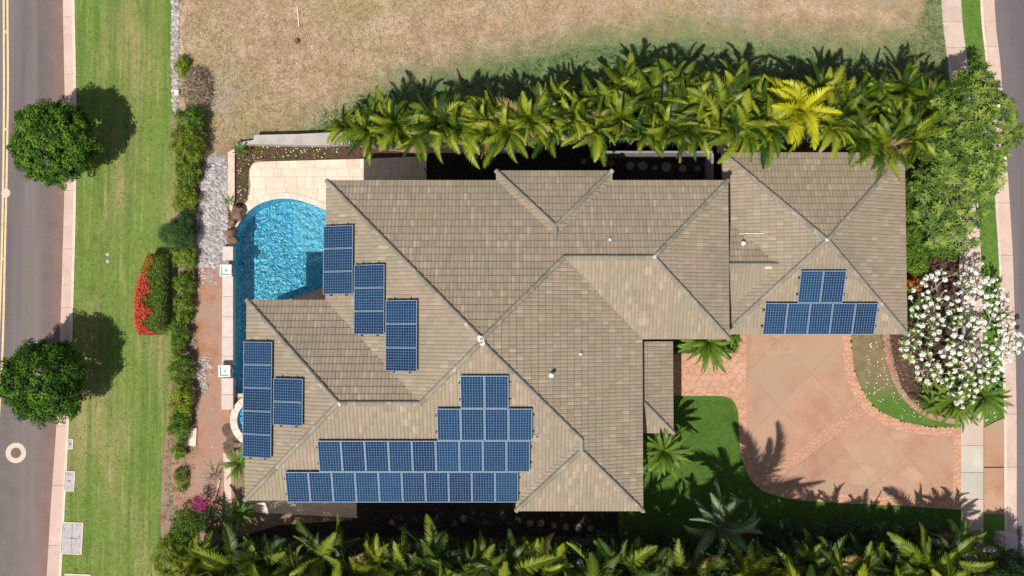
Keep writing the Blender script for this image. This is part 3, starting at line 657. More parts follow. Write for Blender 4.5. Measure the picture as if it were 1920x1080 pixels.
# stepping stones
def stepping(px, py, r, n, lab, mat):
    c = G(px, py); q = [(c.x+r*random.uniform(.85, 1.1)*math.cos(2*math.pi*i/n+.4), c.y+r*random.uniform(.85, 1.1)*math.sin(2*math.pi*i/n+.4)) for i in range(n)]
    mb = MB(); mb.prism(q, -.05, .04, random.random(), bevel=.02); o = mb.build('stepping_stone', mat); return tag(o, lab, 'stepping stone', 'stepping stones in the dark gravel')
M['step'] = ground_mat('stepping_stone', [(5, [(.3, (.11,.105,.10)), (.7, (.20,.19,.175))])], bscale=25, bstr=.4, tone=.15)
ORD = ['first', 'second', 'third', 'fourth', 'fifth', 'sixth', 'seventh', 'eighth', 'ninth', 'tenth', 'eleventh', 'twelfth', 'thirteenth', 'fourteenth', 'fifteenth', 'sixteenth', 'seventeenth', 'eighteenth', 'nineteenth', 'twentieth', 'twenty-first', 'twenty-second', 'twenty-third', 'twenty-fourth', 'twenty-fifth', 'twenty-sixth', 'twenty-seventh', 'twenty-eighth', 'twenty-ninth', 'thirtieth']
for i, (x, y, r) in enumerate(((1095,302,.16),(1146,305,.2),(1181,311,.22),(1205,311,.24),(1228,315,.14),(1250,313,.27),(1280,316,.2),(1308,317,.16))):
    stepping(x, y, r, 9, ORD[i]+' round stone from the west in the dark gravel north of the house', M['step'])
for i, (x, y, r) in enumerate(((994,981,.2),(1015,981,.2),(1039,986,.17),(1061,988,.19),(1084,989,.24),(1107,991,.18),(870,972,.2),(800,975,.2),(735,980,.18))):
    stepping(x, y, r, 5, (ORD[i]+' angular stone from the west in the row south of the southeast gable' if i < 6 else ORD[i-6]+' angular stone from the east in the shade south of the panels'), M['step'])
# patio by the southwest corner
pt = crom(P2([(466,905),(462,930),(468,950),(482,960),(500,962)]), 4)+P2([(580,966),(669,971),(669,905)])
sheet('patio', pt, .04, M['paver'], thick=.15)
# boulders by the pool
def rock_mesh(seed, mat, sub=2, rough=.18):
    import bmesh
    bm = bmesh.new(); bmesh.ops.create_icosphere(bm, subdivisions=sub, radius=1)
    r = random.Random(seed); dirs = [(Vector((r.gauss(0,1), r.gauss(0,1), r.gauss(0,1))).normalized(), r.uniform(.5, .85)) for _ in range(9)]
    for v in bm.verts:
        n = v.co.normalized(); d = 1.0
        for q, k in dirs:
            t = n.dot(q)
            if t > k: d = min(d, k/t)
        v.co = n*d*(1+r.uniform(-rough, rough)*.25)
    me = bpy.data.meshes.new('rock'); bm.to_mesh(me); bm.free(); me.materials.append(mat)
    a = me.attributes.new('tone', 'FLOAT', 'FACE'); a.data.foreach_set('value', [r.random()]*len(me.polygons)); return me
for i, (x, y, sx, sy, sz, lab) in enumerate(((446,402,.46,.52,.5,'largest brown boulder at the northwest curve of the pool'),(437,416,.3,.3,.42,'small brown boulder between two larger ones at the pool edge'),(433,438,.32,.36,.4,'brown boulder touching the north end of the cream pool wall'),(437,449,.3,.3,.35,'southernmost dark boulder squeezed beside the pool wall'))):
    o = link('boulder', rock_mesh(i, M['rock_brown']), None, G(x, y, .1), (0, 0, i), (sx, sy, sz)); tag(o, lab, 'boulder', 'boulders at the pool edge')
for i, (x, y, sx) in enumerate(((432,806,.36),(436,824,.4),(428,842,.34))):
    o = link('flat_rock', rock_mesh(20+i, M['rock_brown']), None, G(x, y, .0), (0, 0, i), (sx*1.2, sx*1.1, .12)); tag(o, ORD[i]+' flat brown rock from the north beside the spa rim', 'rock', 'flat rocks beside the spa')
# light rocks (uncountable)
def scatter_rocks(name, region, n, smin, smax, mat, seed, z=0.0):
    r = random.Random(seed); mb = MB(); reg = P2(region); xs = [p[0] for p in reg]; ys = [p[1] for p in reg]; c = 0
    ico = [(0,0,1),(.9,0,.35),(.28,.85,.4),(-.73,.53,.35),(-.73,-.53,.4),(.28,-.85,.35),(.73,.53,-.3),(-.28,.85,-.3),(-.9,0,-.3),(-.28,-.85,-.3),(.73,-.53,-.3)]
    fc = [(0,1,2),(0,2,3),(0,3,4),(0,4,5),(0,5,1),(1,6,2),(2,6,7),(2,7,3),(3,7,8),(3,8,4),(4,8,9),(4,9,5),(5,9,10),(5,10,1),(1,10,6)]
    while c < n:
        p = (r.uniform(min(xs), max(xs)), r.uniform(min(ys), max(ys)))
        if not inside(p, reg): continue
        s = smin+(smax-smin)*r.random()**2; a = r.uniform(0, 6.28); ca, sa = math.cos(a), math.sin(a); fx, fy, fz = r.uniform(.7, 1.4), r.uniform(.6, 1), r.uniform(.4, .8)
        v = []
        for q in ico:
            x, y, zz = q[0]*s*fx*r.uniform(.85, 1.15), q[1]*s*fy*r.uniform(.85, 1.15), q[2]*s*fz
            v.append((p[0]+x*ca-y*sa, p[1]+x*sa+y*ca, z+zz+s*.15))
        mb.faces(v, fc, r.random()); c += 1
    o = mb.build(name, mat); o['kind'] = 'stuff'; return o
scatter_rocks('light_rubble', [(392,292),(420,296),(428,330),(424,380),(428,420),(420,460),(412,500),(378,498),(370,460),(374,400),(380,340)], 1500, .05, .14, M['rock_light'], 1)
scatter_rocks('light_rubble', [(372,670),(395,668),(398,700),(385,735),(368,730)], 130, .04, .11, M['rock_light'], 2)
scatter_rocks('light_rubble', [(372,500),(412,500),(408,535),(376,530)], 90, .03, .09, M['rock_light'], 3)
scatter_rocks('strip_stones', [(323,-40),(336,-40),(334,120),(332,205),(325,205),(323,100)], 620, .05, .13, M['rock_light'], 4)
scatter_rocks('pebbles', [(372,500),(428,480),(427,935),(345,980),(330,900),(368,840)], 420, .012, .045, M['rock_light'], 5)
scatter_rocks('lava_gravel', [(700,940),(1160,940),(1160,1010),(700,1010)], 1800, .03, .07, M['black_gravel'], 6)
scatter_rocks('lava_gravel', [(795,285),(1333,285),(1333,338),(795,338)], 1500, .03, .07, M['black_gravel'], 7)
sheet('light_gravel_ground', P2([(385,290),(422,292),(430,330),(424,400),(428,440),(414,502),(374,502),(366,460),(372,380)]), .004, M['rock_light'], thick=.02)

# ---- road furniture
def disc(name, px, py, r, z0, z1, mat, lab=None, cat=None, n=28, group=None):
    c = G(px, py); mb = MB(); mb.prism(circ(c.x, c.y, r, n), z0, z1, bevel=min(.02, r*.1)); o = mb.build(name, mat)
    if lab: tag(o, lab, cat, group)
    return o
ln = lambda pts, w: (offset_path(crom(P2(pts), 5), w/2), offset_path(crom(P2(pts), 5), -w/2))
L1 = [(4,-300),(4,0),(4.5,150),(3.5,300),(0,480),(-6,650),(-14,800),(-30,1080)]; L2 = [(11,-300),(11,0),(12,150),(10,300),(6,480),(2,650),(-6,800),(-22,1080)]
for i, L in enumerate((L1, L2)):
    a, b = ln(L, .10); o = sheet('road_marking', a+b[::-1], -.141, M['paint_yellow'], thick=0)
for i, (x, y) in enumerate(((8,58),(8.5,241),(3,484))):
    c = G(x, y); o = disc('road_stud', x, y, .07, -.145, -.115, M['paint_yellow'], ('northernmost','middle','southernmost')[i]+' small raised stud between the yellow road lines', 'road stud', 8, 'road studs on the centre line')
o = disc('valve_cover', 8, 361, .24, -.145, -.132, M['beige_ring'], 'small pale round cover on the yellow centre lines', 'cover')
mc = G(27, 850); mh = empty('manhole', (mc.x, mc.y, 0)); tag(mh, 'round manhole with a wide pale concrete collar in the road', 'manhole')
mb = MB(); o = None
q = MB()
for k in range(28):
    a0, a1 = 2*math.pi*k/28, 2*math.pi*(k+1)/28
    q.poly([(.26*math.cos(a0), .26*math.sin(a0), -.136), (.5*math.cos(a0), .5*math.sin(a0), -.136), (.5*math.cos(a1), .5*math.sin(a1), -.136), (.26*math.cos(a1), .26*math.sin(a1), -.136)])
q.build('collar', M['beige_ring'], mh)
mb = MB(); mb.prism(circ(0, 0, .255), -.2, -.139); 
for i in range(-4, 5):
    w_ = math.sqrt(.22**2-(i*.045)**2) if abs(i*.045) < .22 else 0
    if w_: mb.box(-w_, i*.045-.01, -.139, w_, i*.045+.01, -.131)
mb.build('lid', M['iron'], mh)
# utility covers in the verge
def cover(px0, py0, px1, py1, lab, lids, mat=M['grey_lid']):
    a, b = G(px0, py1), G(px1, py0); o = empty('utility_cover', ((a.x+b.x)/2, (a.y+b.y)/2, 0)); o.rotation_euler.z = math.radians(-2.5); tag(o, lab, 'utility cover', 'concrete utility covers in the verge')
    hx, hy = (b.x-a.x)/2, (b.y-a.y)/2; mb = MB(); t = .05
    mb.box(-hx, -hy, -.05, hx, -hy+t, .045); mb.box(-hx, hy-t, -.05, hx, hy, .045); mb.box(-hx, -hy+t, -.05, -hx+t, hy-t, .045); mb.box(hx-t, -hy+t, -.05, hx, hy-t, .045); mb.build('frame', M['kerb'], o)
    w_ = (2*hx-2*t)/lids[0]; h_ = (2*hy-2*t)/lids[1]
    for i in range(lids[0]):
        for j in range(lids[1]):
            x, y = -hx+t+i*w_, -hy+t+j*h_; mb = MB(); mb.prism([(x+.006,y+.006),(x+w_-.006,y+.006),(x+w_-.006,y+h_-.006),(x+.006,y+h_-.006)], -.05, .032, random.random(), bevel=.006); mb.build('lid', mat, o)
    mb = MB(); mb.box(-.05, -.03, .032, .05, .03, .05); mb.build('handle', M['iron'], o)
cover(126,823,138,842,'smallest grey utility cover beside the kerb', (1,1))
cover(120,883,141,921,'plain rectangular pale utility cover beside the kerb', (1,1))
cover(114,979,156,1039,'largest utility cover, grey with four lids, beside the kerb', (2,2))
cover(120,1076,170,1130,'utility cover cut off by the bottom edge of the photo', (2,2))
for i, y in enumerate((477, 490)): disc('sprinkler_cap', 202, y, .09, -.02, .03, M['grey_lid'], ('upper','lower')[i]+' of two white round caps in the verge lawn', 'sprinkler cap', 14, 'white caps in the verge lawn')
# survey stake, dark post, white block
mb = MB(); a, b = G(558, 13), G(561, 50); mb.tube([(a.x, a.y, .04), (b.x, b.y, .06)], [.02, .025], 6); o = mb.build('stick', M['petal']); tag(o, 'thin white stick lying on the dry field', 'stick')
mb = MB(); c = G(557, 78); mb.tube([(c.x,c.y,-.05),(c.x,c.y,.14),(c.x,c.y,.2)], [.13,.12,.07], 10); o = mb.build('stump', M['iron']); tag(o, 'small dark stump standing in the dry field', 'stump')
mb = MB(); c = G(333, 175); mb.prism([(c.x-.11,c.y-.13),(c.x+.11,c.y-.12),(c.x+.12,c.y+.13),(c.x-.1,c.y+.13)], 0, .2, bevel=.02); o = mb.build('concrete_block', M['paint_white']); tag(o, 'white concrete block at the end of the stone strip', 'block')
mb = MB(); c = G(358, 820); mb.prism(P2([(348,802),(370,802),(368,836),(346,836)]), 0, .07, bevel=.02); o = mb.build('concrete_pad', M['coping']); tag(o, 'pale square concrete pad beside the hedge', 'pad')
mb = MB(); a, b = G(413, 900), G(403, 936); mb.tube([(a.x,a.y,.08),(b.x,b.y,.08)], [.045,.045], 8); o = mb.build('plank', M['coping']); tag(o, 'pale pinkish pole lying on the red soil', 'pole')
# entrance pillar group, bottom right
mb = MB(); mb.prism(P2([(1886,1005),(1909,1004),(1909,1028),(1886,1028)], 1.1), 0, 1.1, bevel=.03); o = mb.build('utility_cabinet', M['grey_lid']); tag(o, 'pale grey cabinet at the kerb in the southeast corner', 'cabinet')
ew = empty('entrance_wall', (0,0,0)); tag(ew, 'low shaded brown entrance wall with capped ledge by the sidewalk', 'wall')
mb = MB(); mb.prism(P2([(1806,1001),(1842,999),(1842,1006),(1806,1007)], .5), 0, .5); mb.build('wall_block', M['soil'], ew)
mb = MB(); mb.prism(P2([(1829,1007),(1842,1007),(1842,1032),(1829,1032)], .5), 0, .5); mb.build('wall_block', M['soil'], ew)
mb = MB(); mb.prism(P2([(1843,1028),(1870,1028),(1870,1036),(1843,1036)], .55), 0, .55); mb.build('wall_cap', M['grey_wall'], ew)
mb = MB(); mb.prism(P2([(1868,1037),(1874,1037),(1874,1060),(1868,1060)], .55), 0, .55); mb.build('wall_cap', M['grey_wall'], ew)
# ================================================================ HOUSE
T = .415; ZE = 3.6
g = lambda px, py, z=ZE: G(px, py, z)
xW, xE, yN, yS = g(611,450).x, g(1205,800).x, g(960,338).y, g(960,938).y
xW2, yN2 = g(461,750).x, g(530,562).y
xE3, yS3 = g(1366,480).x, g(1290,636).y
xn0, xn1, yNd = g(930,325).x, g(1148,325).x, g(1040,320).y
xd, ySd = g(967,958).x, g(1086,958).y
a_ = (xE-xW)/2; xm = (xW+xE)/2; PN = (xm, yN-a_); PS = (xm, yS+a_)
h3 = (yN-yS3)/2; R1 = (xE-h3, yN-h3); R2 = (xE3-h3, yN-h3)
wd = (xE-xd)/2; D = (xE-wd, ySd+wd); D2 = (xE-wd, yS+wd)
h2 = (yN2-yS)/2; Q0 = (xW2+h2, yS+h2); Q1 = (xW+h2, yS+h2)
wn_ = (xn1-xn0)/2; K = (xn0+wn_, yNd-wn_); K2 = (xn0+wn_, yN-wn_)
ZG = 2.45; gg_ = lambda px, py, z=ZG: G(px, py, z)
xg0, xg1, yg1, yg0 = gg_(1355,400).x, gg_(1698,450).x, gg_(1526,286).y, gg_(1526,627).y
hg = min(xg1-xg0, yg1-yg0)/2; ga_, gb_ = (xg0+hg, yg1-hg), (xg1-hg, yg0+hg)
if yg1-yg0 >= xg1-xg0: GN, GS = ((xg0+xg1)/2, yg1-hg), ((xg0+xg1)/2, yg0+hg); GW = GE = None
else: GW, GE = (xg0+hg, (yg0+yg1)/2), (xg1-hg, (yg0+yg1)/2)
xc = G(1460, 495, 3.5).x; yc = G(1420, 496, 3.5).y; zc = ZG+T*(xc-xg0); lc = xc-xg0
ZP = 2.55; xp1 = G(1262, 720, ZP).x; yp0 = G(1240, 812, ZP).y; yp1 = G(1240, 640, ZP).y; xp0 = xE-.25
UP = {'N': (0,-1), 'S': (0,1), 'E': (-1,0), 'W': (1,0)}
# (direction the face looks, eave coordinate, eave height, polygon)
dorm = [(xn0,yN),(xn0,yNd),(xn1,yNd),(xn1,yN),K2]
conn = [(xg0,yc+lc),(xc,yc),(xg0,yc-lc)]
faces = [
 ('N', yN, ZE, [(xW,yN),(xE3,yN),R2,R1,PN], None),
 ('S', yS3, ZE, [R1,R2,(xE3,yS3),(xE,yS3)], None),
 ('E', xE3, ZE, [R2,(xE3,yN),(xE3,yS3)], None),
 ('E', xE, ZE, [PN,R1,(xE,yS3),(xE,ySd),D,D2,PS], None),
 ('S', ySd, ZE, [(xd,ySd),(xE,ySd),D], None),
 ('W', xd, ZE, [(xd,ySd),D,D2,(xd,yS)], None),
 ('S', yS, ZE, [(xW2,yS),(xd,yS),D2,PS,Q1,Q0], None),
 ('W', xW, ZE, [(xW,yN),PN,PS,Q1,(xW,yN2)], None),
 ('N', yN2, ZE, [(xW2,yN2),(xW,yN2),Q1,Q0], None),
 ('W', xW2, ZE, [(xW2,yS),(xW2,yN2),Q0], None),
 ('N', yNd, ZE, [(xn0,yNd),(xn1,yNd),K], None),
 ('W', xn0, ZE, [(xn0,yNd),K,K2,(xn0,yN)], None),
 ('E', xn1, ZE, [(xn1,yNd),K,K2,(xn1,yN)], None),
 ('N', yc+zc/T-ZG/T, ZG, [(xc,yc),(xg0,yc),(xg0,yc+lc)], lambda p: p[0] < xE3-.25),
 ('S', yc-zc/T+ZG/T, ZG, [(xc,yc),(xg0,yc),(xg0,yc-lc)], lambda p: p[0] < xE3-.25),
 ('E', xp1, ZP, [(xp0,yp1),(xp1,yp1),(xp1,yp0),(xp0,yp0+xp1-xp0)], None),
 ('S', yp0, ZP, [(xp1,yp0),(xp0,yp0),(xp0,yp0+xp1-xp0)], None),
]
inconn = lambda p: p[0] < xE3-.3
if GW is None:
    faces += [('W', xg0, ZG, [(xg0,yg0),(xg0,yg1),GN,GS], inconn), ('E', xg1, ZG, [(xg1,yg0),(xg1,yg1),GN,GS], None), ('N', yg1, ZG, [(xg0,yg1),(xg1,yg1),GN], None), ('S', yg0, ZG, [(xg0,yg0),(xg1,yg0),GS], None)]
    GA, GB = GN, GS
else:
    faces += [('W', xg0, ZG, [(xg0,yg0),(xg0,yg1),GW], inconn), ('E', xg1, ZG, [(xg1,yg0),(xg1,yg1),GE], None), ('N', yg1, ZG, [(xg0,yg1),(xg1,yg1),GE,GW], None), ('S', yg0, ZG, [(xg0,yg0),(xg1,yg0),GE,GW], None)]
    GA, GB = GW, GE
def eave_dist(k, e, p): return {'N': e-p[1], 'S': p[1]-e, 'E': e-p[0], 'W': p[0]-e}[k]
house = empty('house', (0, 0, 0)); tag(house, 'large tan tiled hip-roofed house with an attached garage on its east side', 'house')
roof = empty('roof', (0, 0, 0)); roof.parent = house
ul = MB(); joined = MB(); CW, EX = .167, .317
singles = []
for k, e, ze, poly, skip in faces:
    pts = poly if area2(poly) > 0 else poly[::-1]
    ul.poly([(x, y, ze+T*eave_dist(k, e, (x, y))-.012) for x, y in pts])
    up = UP[k]; ux = (up[1], -up[0]); orient = math.atan2(-ux[1]*0+ux[1], ux[0])
    def loc(p): return (p[0]*ux[0]+p[1]*ux[1], eave_dist(k, e, p))
    def wor(u, v): 
        base = {'N': (0, e), 'S': (0, e), 'E': (e, 0), 'W': (e, 0)}[k]
        return (base[0]+ux[0]*u+up[0]*v, base[1]+ux[1]*u+up[1]*v)
    lp = [loc(p) for p in pts]
    u0, u1 = min(p[0] for p in lp), max(p[0] for p in lp); v1 = max(p[1] for p in lp)
    for j in range(int(v1/EX)+1):
        off = 0 if j % 2 else CW
        for i in range(int(math.floor((u0-off)/CW)), int((u1-off)/CW)+1):
            cu, cv = i*CW+off, j*EX
            mid = wor(cu+CW/2, cv+EX/2)
            if skip and skip(mid): continue
            tone = random.random()
            tone = tone*.55+.2 if random.random() < .87 else (tone*.25+.8 if random.random() < .6 else tone*.25)
            dz = random.uniform(-.004, .004)
            cell = [(cu, cv), (cu+CW, cv), (cu+CW, cv+EX), (cu, cv+EX)]
            q = clip(lp, cell)
            if not q: continue
            full = abs(area2(q)) > CW*EX*.999
            if full: singles.append((k, e, ze, wor(cu, cv), wor(cu+CW/2, cv+EX/2), cv, tone, dz, mid)); continue
            for s0, s1, hs0, hs1 in ((0, .036, -.010, .014), (.036, CW-.036, .014, .014), (CW-.036, CW, .014, -.010)):
                q = clip(lp, [(cu+s0, cv), (cu+s1, cv), (cu+s1, cv+EX), (cu+s0, cv+EX)])
                if q:
                    v = []
                    for (u, vv) in q:
                        w_ = wor(u, vv); t_ = (u-cu-s0)/(s1-s0); v.append((w_[0], w_[1], ze+T*vv+.012+dz+.036*(1-(vv-cv)/EX)+hs0+(hs1-hs0)*t_))
                    joined.poly(v, tone)
def tile_mesh(tone, name='roof_tile'):
    mb = MB(); prof = [(0, -.010), (.036, .014), (CW-.036, .014), (CW, -.010)]
    for (x0, a), (x1, b) in zip(prof, prof[1:]):
        mb.poly([(x0, 0, .048+a), (x1, 0, .048+b), (x1, EX, T*EX+.012+b), (x0, EX, T*EX+.012+a)], tone)
        mb.poly([(x0, 0, -.012), (x1, 0, -.012), (x1, 0, .048+b), (x0, 0, .048+a)], tone)
    mb.poly([(0, 0, -.012), (0, 0, .038), (0, EX, T*EX+.002), (0, EX, T*EX-.012)], tone)
    mb.poly([(CW, 0, -.012), (CW, EX, T*EX-.012), (CW, EX, T*EX+.002), (CW, 0, .038)], tone)
    return mb
ANG = {'N': math.pi, 'S': 0.0, 'E': math.pi/2, 'W': -math.pi/2}
# nearest to the camera among the visible ones stay single tiles
singles.sort(key=lambda s: (s[4][0]-xm)**2+(s[4][1]+1.0)**2 + (0 if s[2] == ZE else 400))
variants = [tile_mesh(t).mesh('roof_tile', M['tile']) for t in np.linspace(.05, .98, 14)]
for n, s in enumerate(singles):
    k, e, ze, o0, _, cv, tone, dz, _m = s
    if n < 299:
        vi = min(13, int(tone*14)); link('roof_tile', variants[vi], roof, (o0[0], o0[1], ze+T*cv+dz), (0, 0, ANG[k]))
    else:
        c, s_ = math.cos(ANG[k]), math.sin(ANG[k]); tm = tile_mesh(tone) if n == 299 else tm
        V = [(o0[0]+c*x-s_*y, o0[1]+s_*x+c*y, ze+T*cv+dz+z) for x, y, z in tm.v]
        joined.faces(V, tm.f[:6], tone)
o = joined.build('roof_tile', M['tile'], roof); o['kind'] = 'stuff'
ul.build('underlay', M['underlay'], roof)
# hips and ridges
Z = lambda k, e, ze, p: ze+T*eave_dist(k, e, p)
def z_main(p): # height along hips
    return None
hips = [((xW,yN),PN,'N',yN,ZE),(PN,R1,'N',yN,ZE),(R1,R2,'N',yN,ZE),(R2,(xE3,yN),'N',yN,ZE),(R2,(xE3,yS3),'S',yS3,ZE),(PS,D2,'S',yS,ZE),(D2,D,'W',xd,ZE),(D,(xE,ySd),'S',ySd,ZE),(D,(xd,ySd),'S',ySd,ZE),
 (PS,Q1,'S',yS,ZE),(Q1,Q0,'S',yS,ZE),(Q0,(xW2,yN2),'W',xW2,ZE),(Q0,(xW2,yS),'W',xW2,ZE),(PN,PS,'W',xW,ZE),
 (K,(xn0,yNd),'N',yNd,ZE),(K,(xn1,yNd),'N',yNd,ZE),(K,K2,'W',xn0,ZE),
 (GA,(xg0,yg1),'W',xg0,ZG),(GB,(xg1,yg0),'E',xg1,ZG),
 ((GB if GW is None else GA),(xg0,yg0),'W',xg0,ZG),((GA if GW is None else GB),(xg1,yg1),'E',xg1,ZG),(GA,GB,'S' if GW else 'W',yg0 if GW else xg0,ZG),
 ((xc,yc),(xE3-.1,yc),'N',yc+zc/T-ZG/T,ZG),((xp0,yp0+xp1-xp0),(xp1,yp0),'S',yp0,ZP)]
ridge_meshes = []
for t in np.linspace(0.05, .95, 8):
    mb = MB(); L = .36
    prof = [(-.115, -.035), (-.10, .045), (-.045, .10), (.045, .10), (.10, .045), (.115, -.035)]
    for (x0, a), (x1, b) in zip(prof, prof[1:]):
        mb.poly([(x0, 0, a+.018), (x1, 0, b+.018), (x1, L, b), (x0, L, a)], t)
    mb.poly([(x, 0, z+.018) for x, z in prof], t); mb.poly([(x, L, z) for x, z in prof][::-1], t)
    ridge_meshes.append(mb.mesh('ridge_tile', M['ridge']))
cnt = 0
for a, b, k, e, ze in hips:
    A = Vector((a[0], a[1], Z(k, e, ze, a))); B = Vector((b[0], b[1], Z(k, e, ze, b)))
    if A.z > B.z: A, B = B, A       # laid from the low end upwards
    d = B-A; L = d.length
    if L < .2: continue
    dn = d.normalized(); n = max(1, round(L/.40)); st = L/n
    y = dn; x = Vector((dn.y, -dn.x, 0)).normalized(); z = x.cross(y)
    R = Matrix((x, y, z)).transposed().to_4x4()
    for i in range(n):
        o = link('ridge_tile', random.choice(ridge_meshes), roof); cnt += 1
        o.matrix_world = Matrix.Translation(A+dn*(i*st)+Vector((0, 0, .015+random.uniform(-.004, .004)))) @ R @ Matrix.Diagonal((1, st/.36*1.06, 1, 1))
print('ridge tiles', cnt, 'tiles', len(singles))
for p, zz, r in ((PN, ZE+T*a_, .26), (PS, ZE+T*a_, .22), (Q0, ZE+T*h2, .17), (R2, ZE+T*h3, .16), (GA, ZG+T*hg, .15), ((xW,yN), ZE, .13), ((xW2,yN2), ZE, .1), ((xE,ySd), ZE, .13)):
    o = link('mortar_cap', rock_mesh(int(r*100), M['mortar'], 2, .3), roof, (p[0]+(.05 if p[0] < xm-1 else 0), p[1], zz+.075), (0, 0, 1), (r*.62, r*.8, .06))
# soffits, fascias and walls
out_main = [(xW,yN),(xn0,yN),(xn0,yNd),(xn1,yNd),(xn1,yN),(xE3,yN),(xE3,yS3),(xE,yS3),(xE,ySd),(xd,ySd),(xd,yS),(xW2,yS),(xW2,yN2),(xW,yN2)]
out_gar = [(xg0,yg0),(xg1,yg0),(xg1,yg1),(xg0,yg1)]
out_por = [(xp0,yp0),(xp1,yp0),(xp1,yp1),(xp0,yp1)]
for outl, z in ((out_main, ZE), (out_gar, ZG), (out_por, ZP)):
    if area2(outl) < 0: outl = outl[::-1]
    s = sheet('soffit', outl, z-.14, M['fascia'], thick=.02, kind=None, parent=house)
    n = len(outl)
    for i in range(n):
        a, b = Vector((*outl[i], 0)), Vector((*outl[(i+1) % n], 0)); d = (b-a); L = d.length
        if L < .05: continue
        d.normalize(); nrm = Vector((d.y, -d.x, 0)); c = (a+b)/2-nrm*.02+Vector((0, 0, z-.065))
        mb = MB(); mb.obox(c, d, nrm, (0, 0, 1), L/2-.003*(i % 3), .018, .075+.001*(i % 4)); mb.build('fascia', M['fascia'], house)
IN = .6
def wall_block(x0, y0, x1, y1, z):
    mb = MB(); mb.box(x0, y0, -.1, x1, y1, z); return mb.build('wall', M['plaster'], house)
wall_block(xW+IN, yN2-IN, xE-IN, yN-IN, ZE-.17)
wall_block(xW2+IN+.25, yS+IN, xE-IN, yN2-IN-.001, ZE-.17)
wall_block(xE-IN+.002, yS3+IN, xE3-IN, yN-IN-.002, ZE-.17)
wall_block(xd+.5, ySd+IN, xE-IN-.002, yS+IN-.002, ZE-.17)
wall_block(xg0+IN, yg0+.75, xg1-.55, yg1-IN, ZG-.17)
wall_block(xE3-IN+.002, yc-1.2, xg0+IN-.002, yc+1.6, ZG-.17)
for y in (yp0+.45, yp1-.45):
    mb = MB(); mb.box(xp1-.55, y-.15, -.05, xp1-.25, y+.15, ZP-.17); mb.build('porch_column', M['plaster'], house)
# garage doors and windows (face the driveway and the garden)
gd = MB(); gx0, gx1 = G(1420, 627).x, G(1562, 627).x; gy = yg0+.75
door = empty('garage_door', (0, 0, 0)); door.parent = house
for i in range(4):
    mb = MB(); mb.box(gx0, gy-.04, .02+i*.54, gx1, gy-.005, .02+(i+1)*.54-.015); mb.build('panel', M['fascia'], door)
def window(x0, x1, y, z0, z1, s):
    o = empty('window', (0, 0, 0)); o.parent = house; mb = MB(); t = .06; ya, yb = sorted((y+s*.002, y+s*.05))
    mb.box(x0, ya, z0, x1, yb, z0+t); mb.box(x0, ya, z1-t, x1, yb, z1); mb.box(x0, ya, z0+t, x0+t, yb, z1-t); mb.box(x1-t, ya, z0+t, x1, yb, z1-t); mb.box((x0+x1)/2-.02, ya, z0+t, (x0+x1)/2+.02, yb, z1-t); mb.build('frame', M['paint_white'], o)
    ya, yb = sorted((y+s*.003, y+s*.02)); mb = MB(); mb.box(x0+t, ya, z0+t, (x0+x1)/2-.02, yb, z1-t); mb.box((x0+x1)/2+.02, ya, z0+t, x1-t, yb, z1-t); mb.build('pane', M['glass'], o)
for x in (-10, -7, -3.6): window(x, x+1.5, yS+IN, 1.0, 2.5, -1)
window(xd+1.6, xd+3.4, ySd+IN, 1, 2.5, -1)
for x in (-6.5, -3.5, 4.6, 7.5): window(x, x+1.4, yN-IN, 1.0, 2.4, 1)
window(xE+1.2, xE+2.6, yS3+IN, 1.0, 2.4, -1)
# vents and roof details (fixed parts of the house)
def roof_z(px, py, k, e, ze, add=.05):
    z = ze+1
    for _ in range(12):
        p = G(px, py, z); z = ze+T*eave_dist(k, e, (p.x, p.y))
    return G(px, py, z)+Vector((0, 0, add))
def vent(px, py, k, e, ze, r, h, mat, cap=True):
    c = roof_z(px, py+h*4, k, e, ze, 0); mb = MB(); mb.tube([c, c+Vector((0,0,h))], [r, r], 12)
    if cap: mb.tube([c+Vector((0,0,h)), c+Vector((0,0,h+.04)), c+Vector((0,0,h+.07))], [r*1.5, r*1.5, r*.5], 12)
    v = mb.build('roof_vent', mat, house); q = MB(); up = UP[k]; nx = Vector((up[0], up[1], T)).normalized()
    q.obox(c+Vector((0,0,.055)), nx, (up[1], -up[0], 0), nx.cross(Vector((up[1], -up[0], 0))), .16, .14, .012); q.build('flashing', M['vent_grey'], v); return v
vent(1033,702,'E',xE,ZE,.065,.34,M['vent_white']); vent(1390,456,'W',xg0,ZG,.065,.38,M['vent_white'])
vent(1143,449,'N',yN,ZE,.05,.16,M['vent_white'], False); vent(1088,663,'E',xE,ZE,.05,.2,M['vent_white'], False); vent(1006,820,'S',yS,ZE,.05,.2,M['vent_grey'], False)
c0, c1 = roof_z(1368,441,'W',xg0,ZG,.10), roof_z(1430,438,'W',xg0,ZG,.10)
mb = MB(); mb.tube([c0, c0.lerp(c1, .5)+Vector((0,.04,0)), c1], [.018]*3, 6); mb.build('conduit', M['vent_white'], house)
c1 = roof_z(1440,500,'S',yc-zc/T+ZG/T,ZG,.07); mb = MB(); mb.obox(c1, (1,0,0), (0,1,T), (0,-T,1), .16, .09, .012); mb.build('flashing', M['coping'], house)
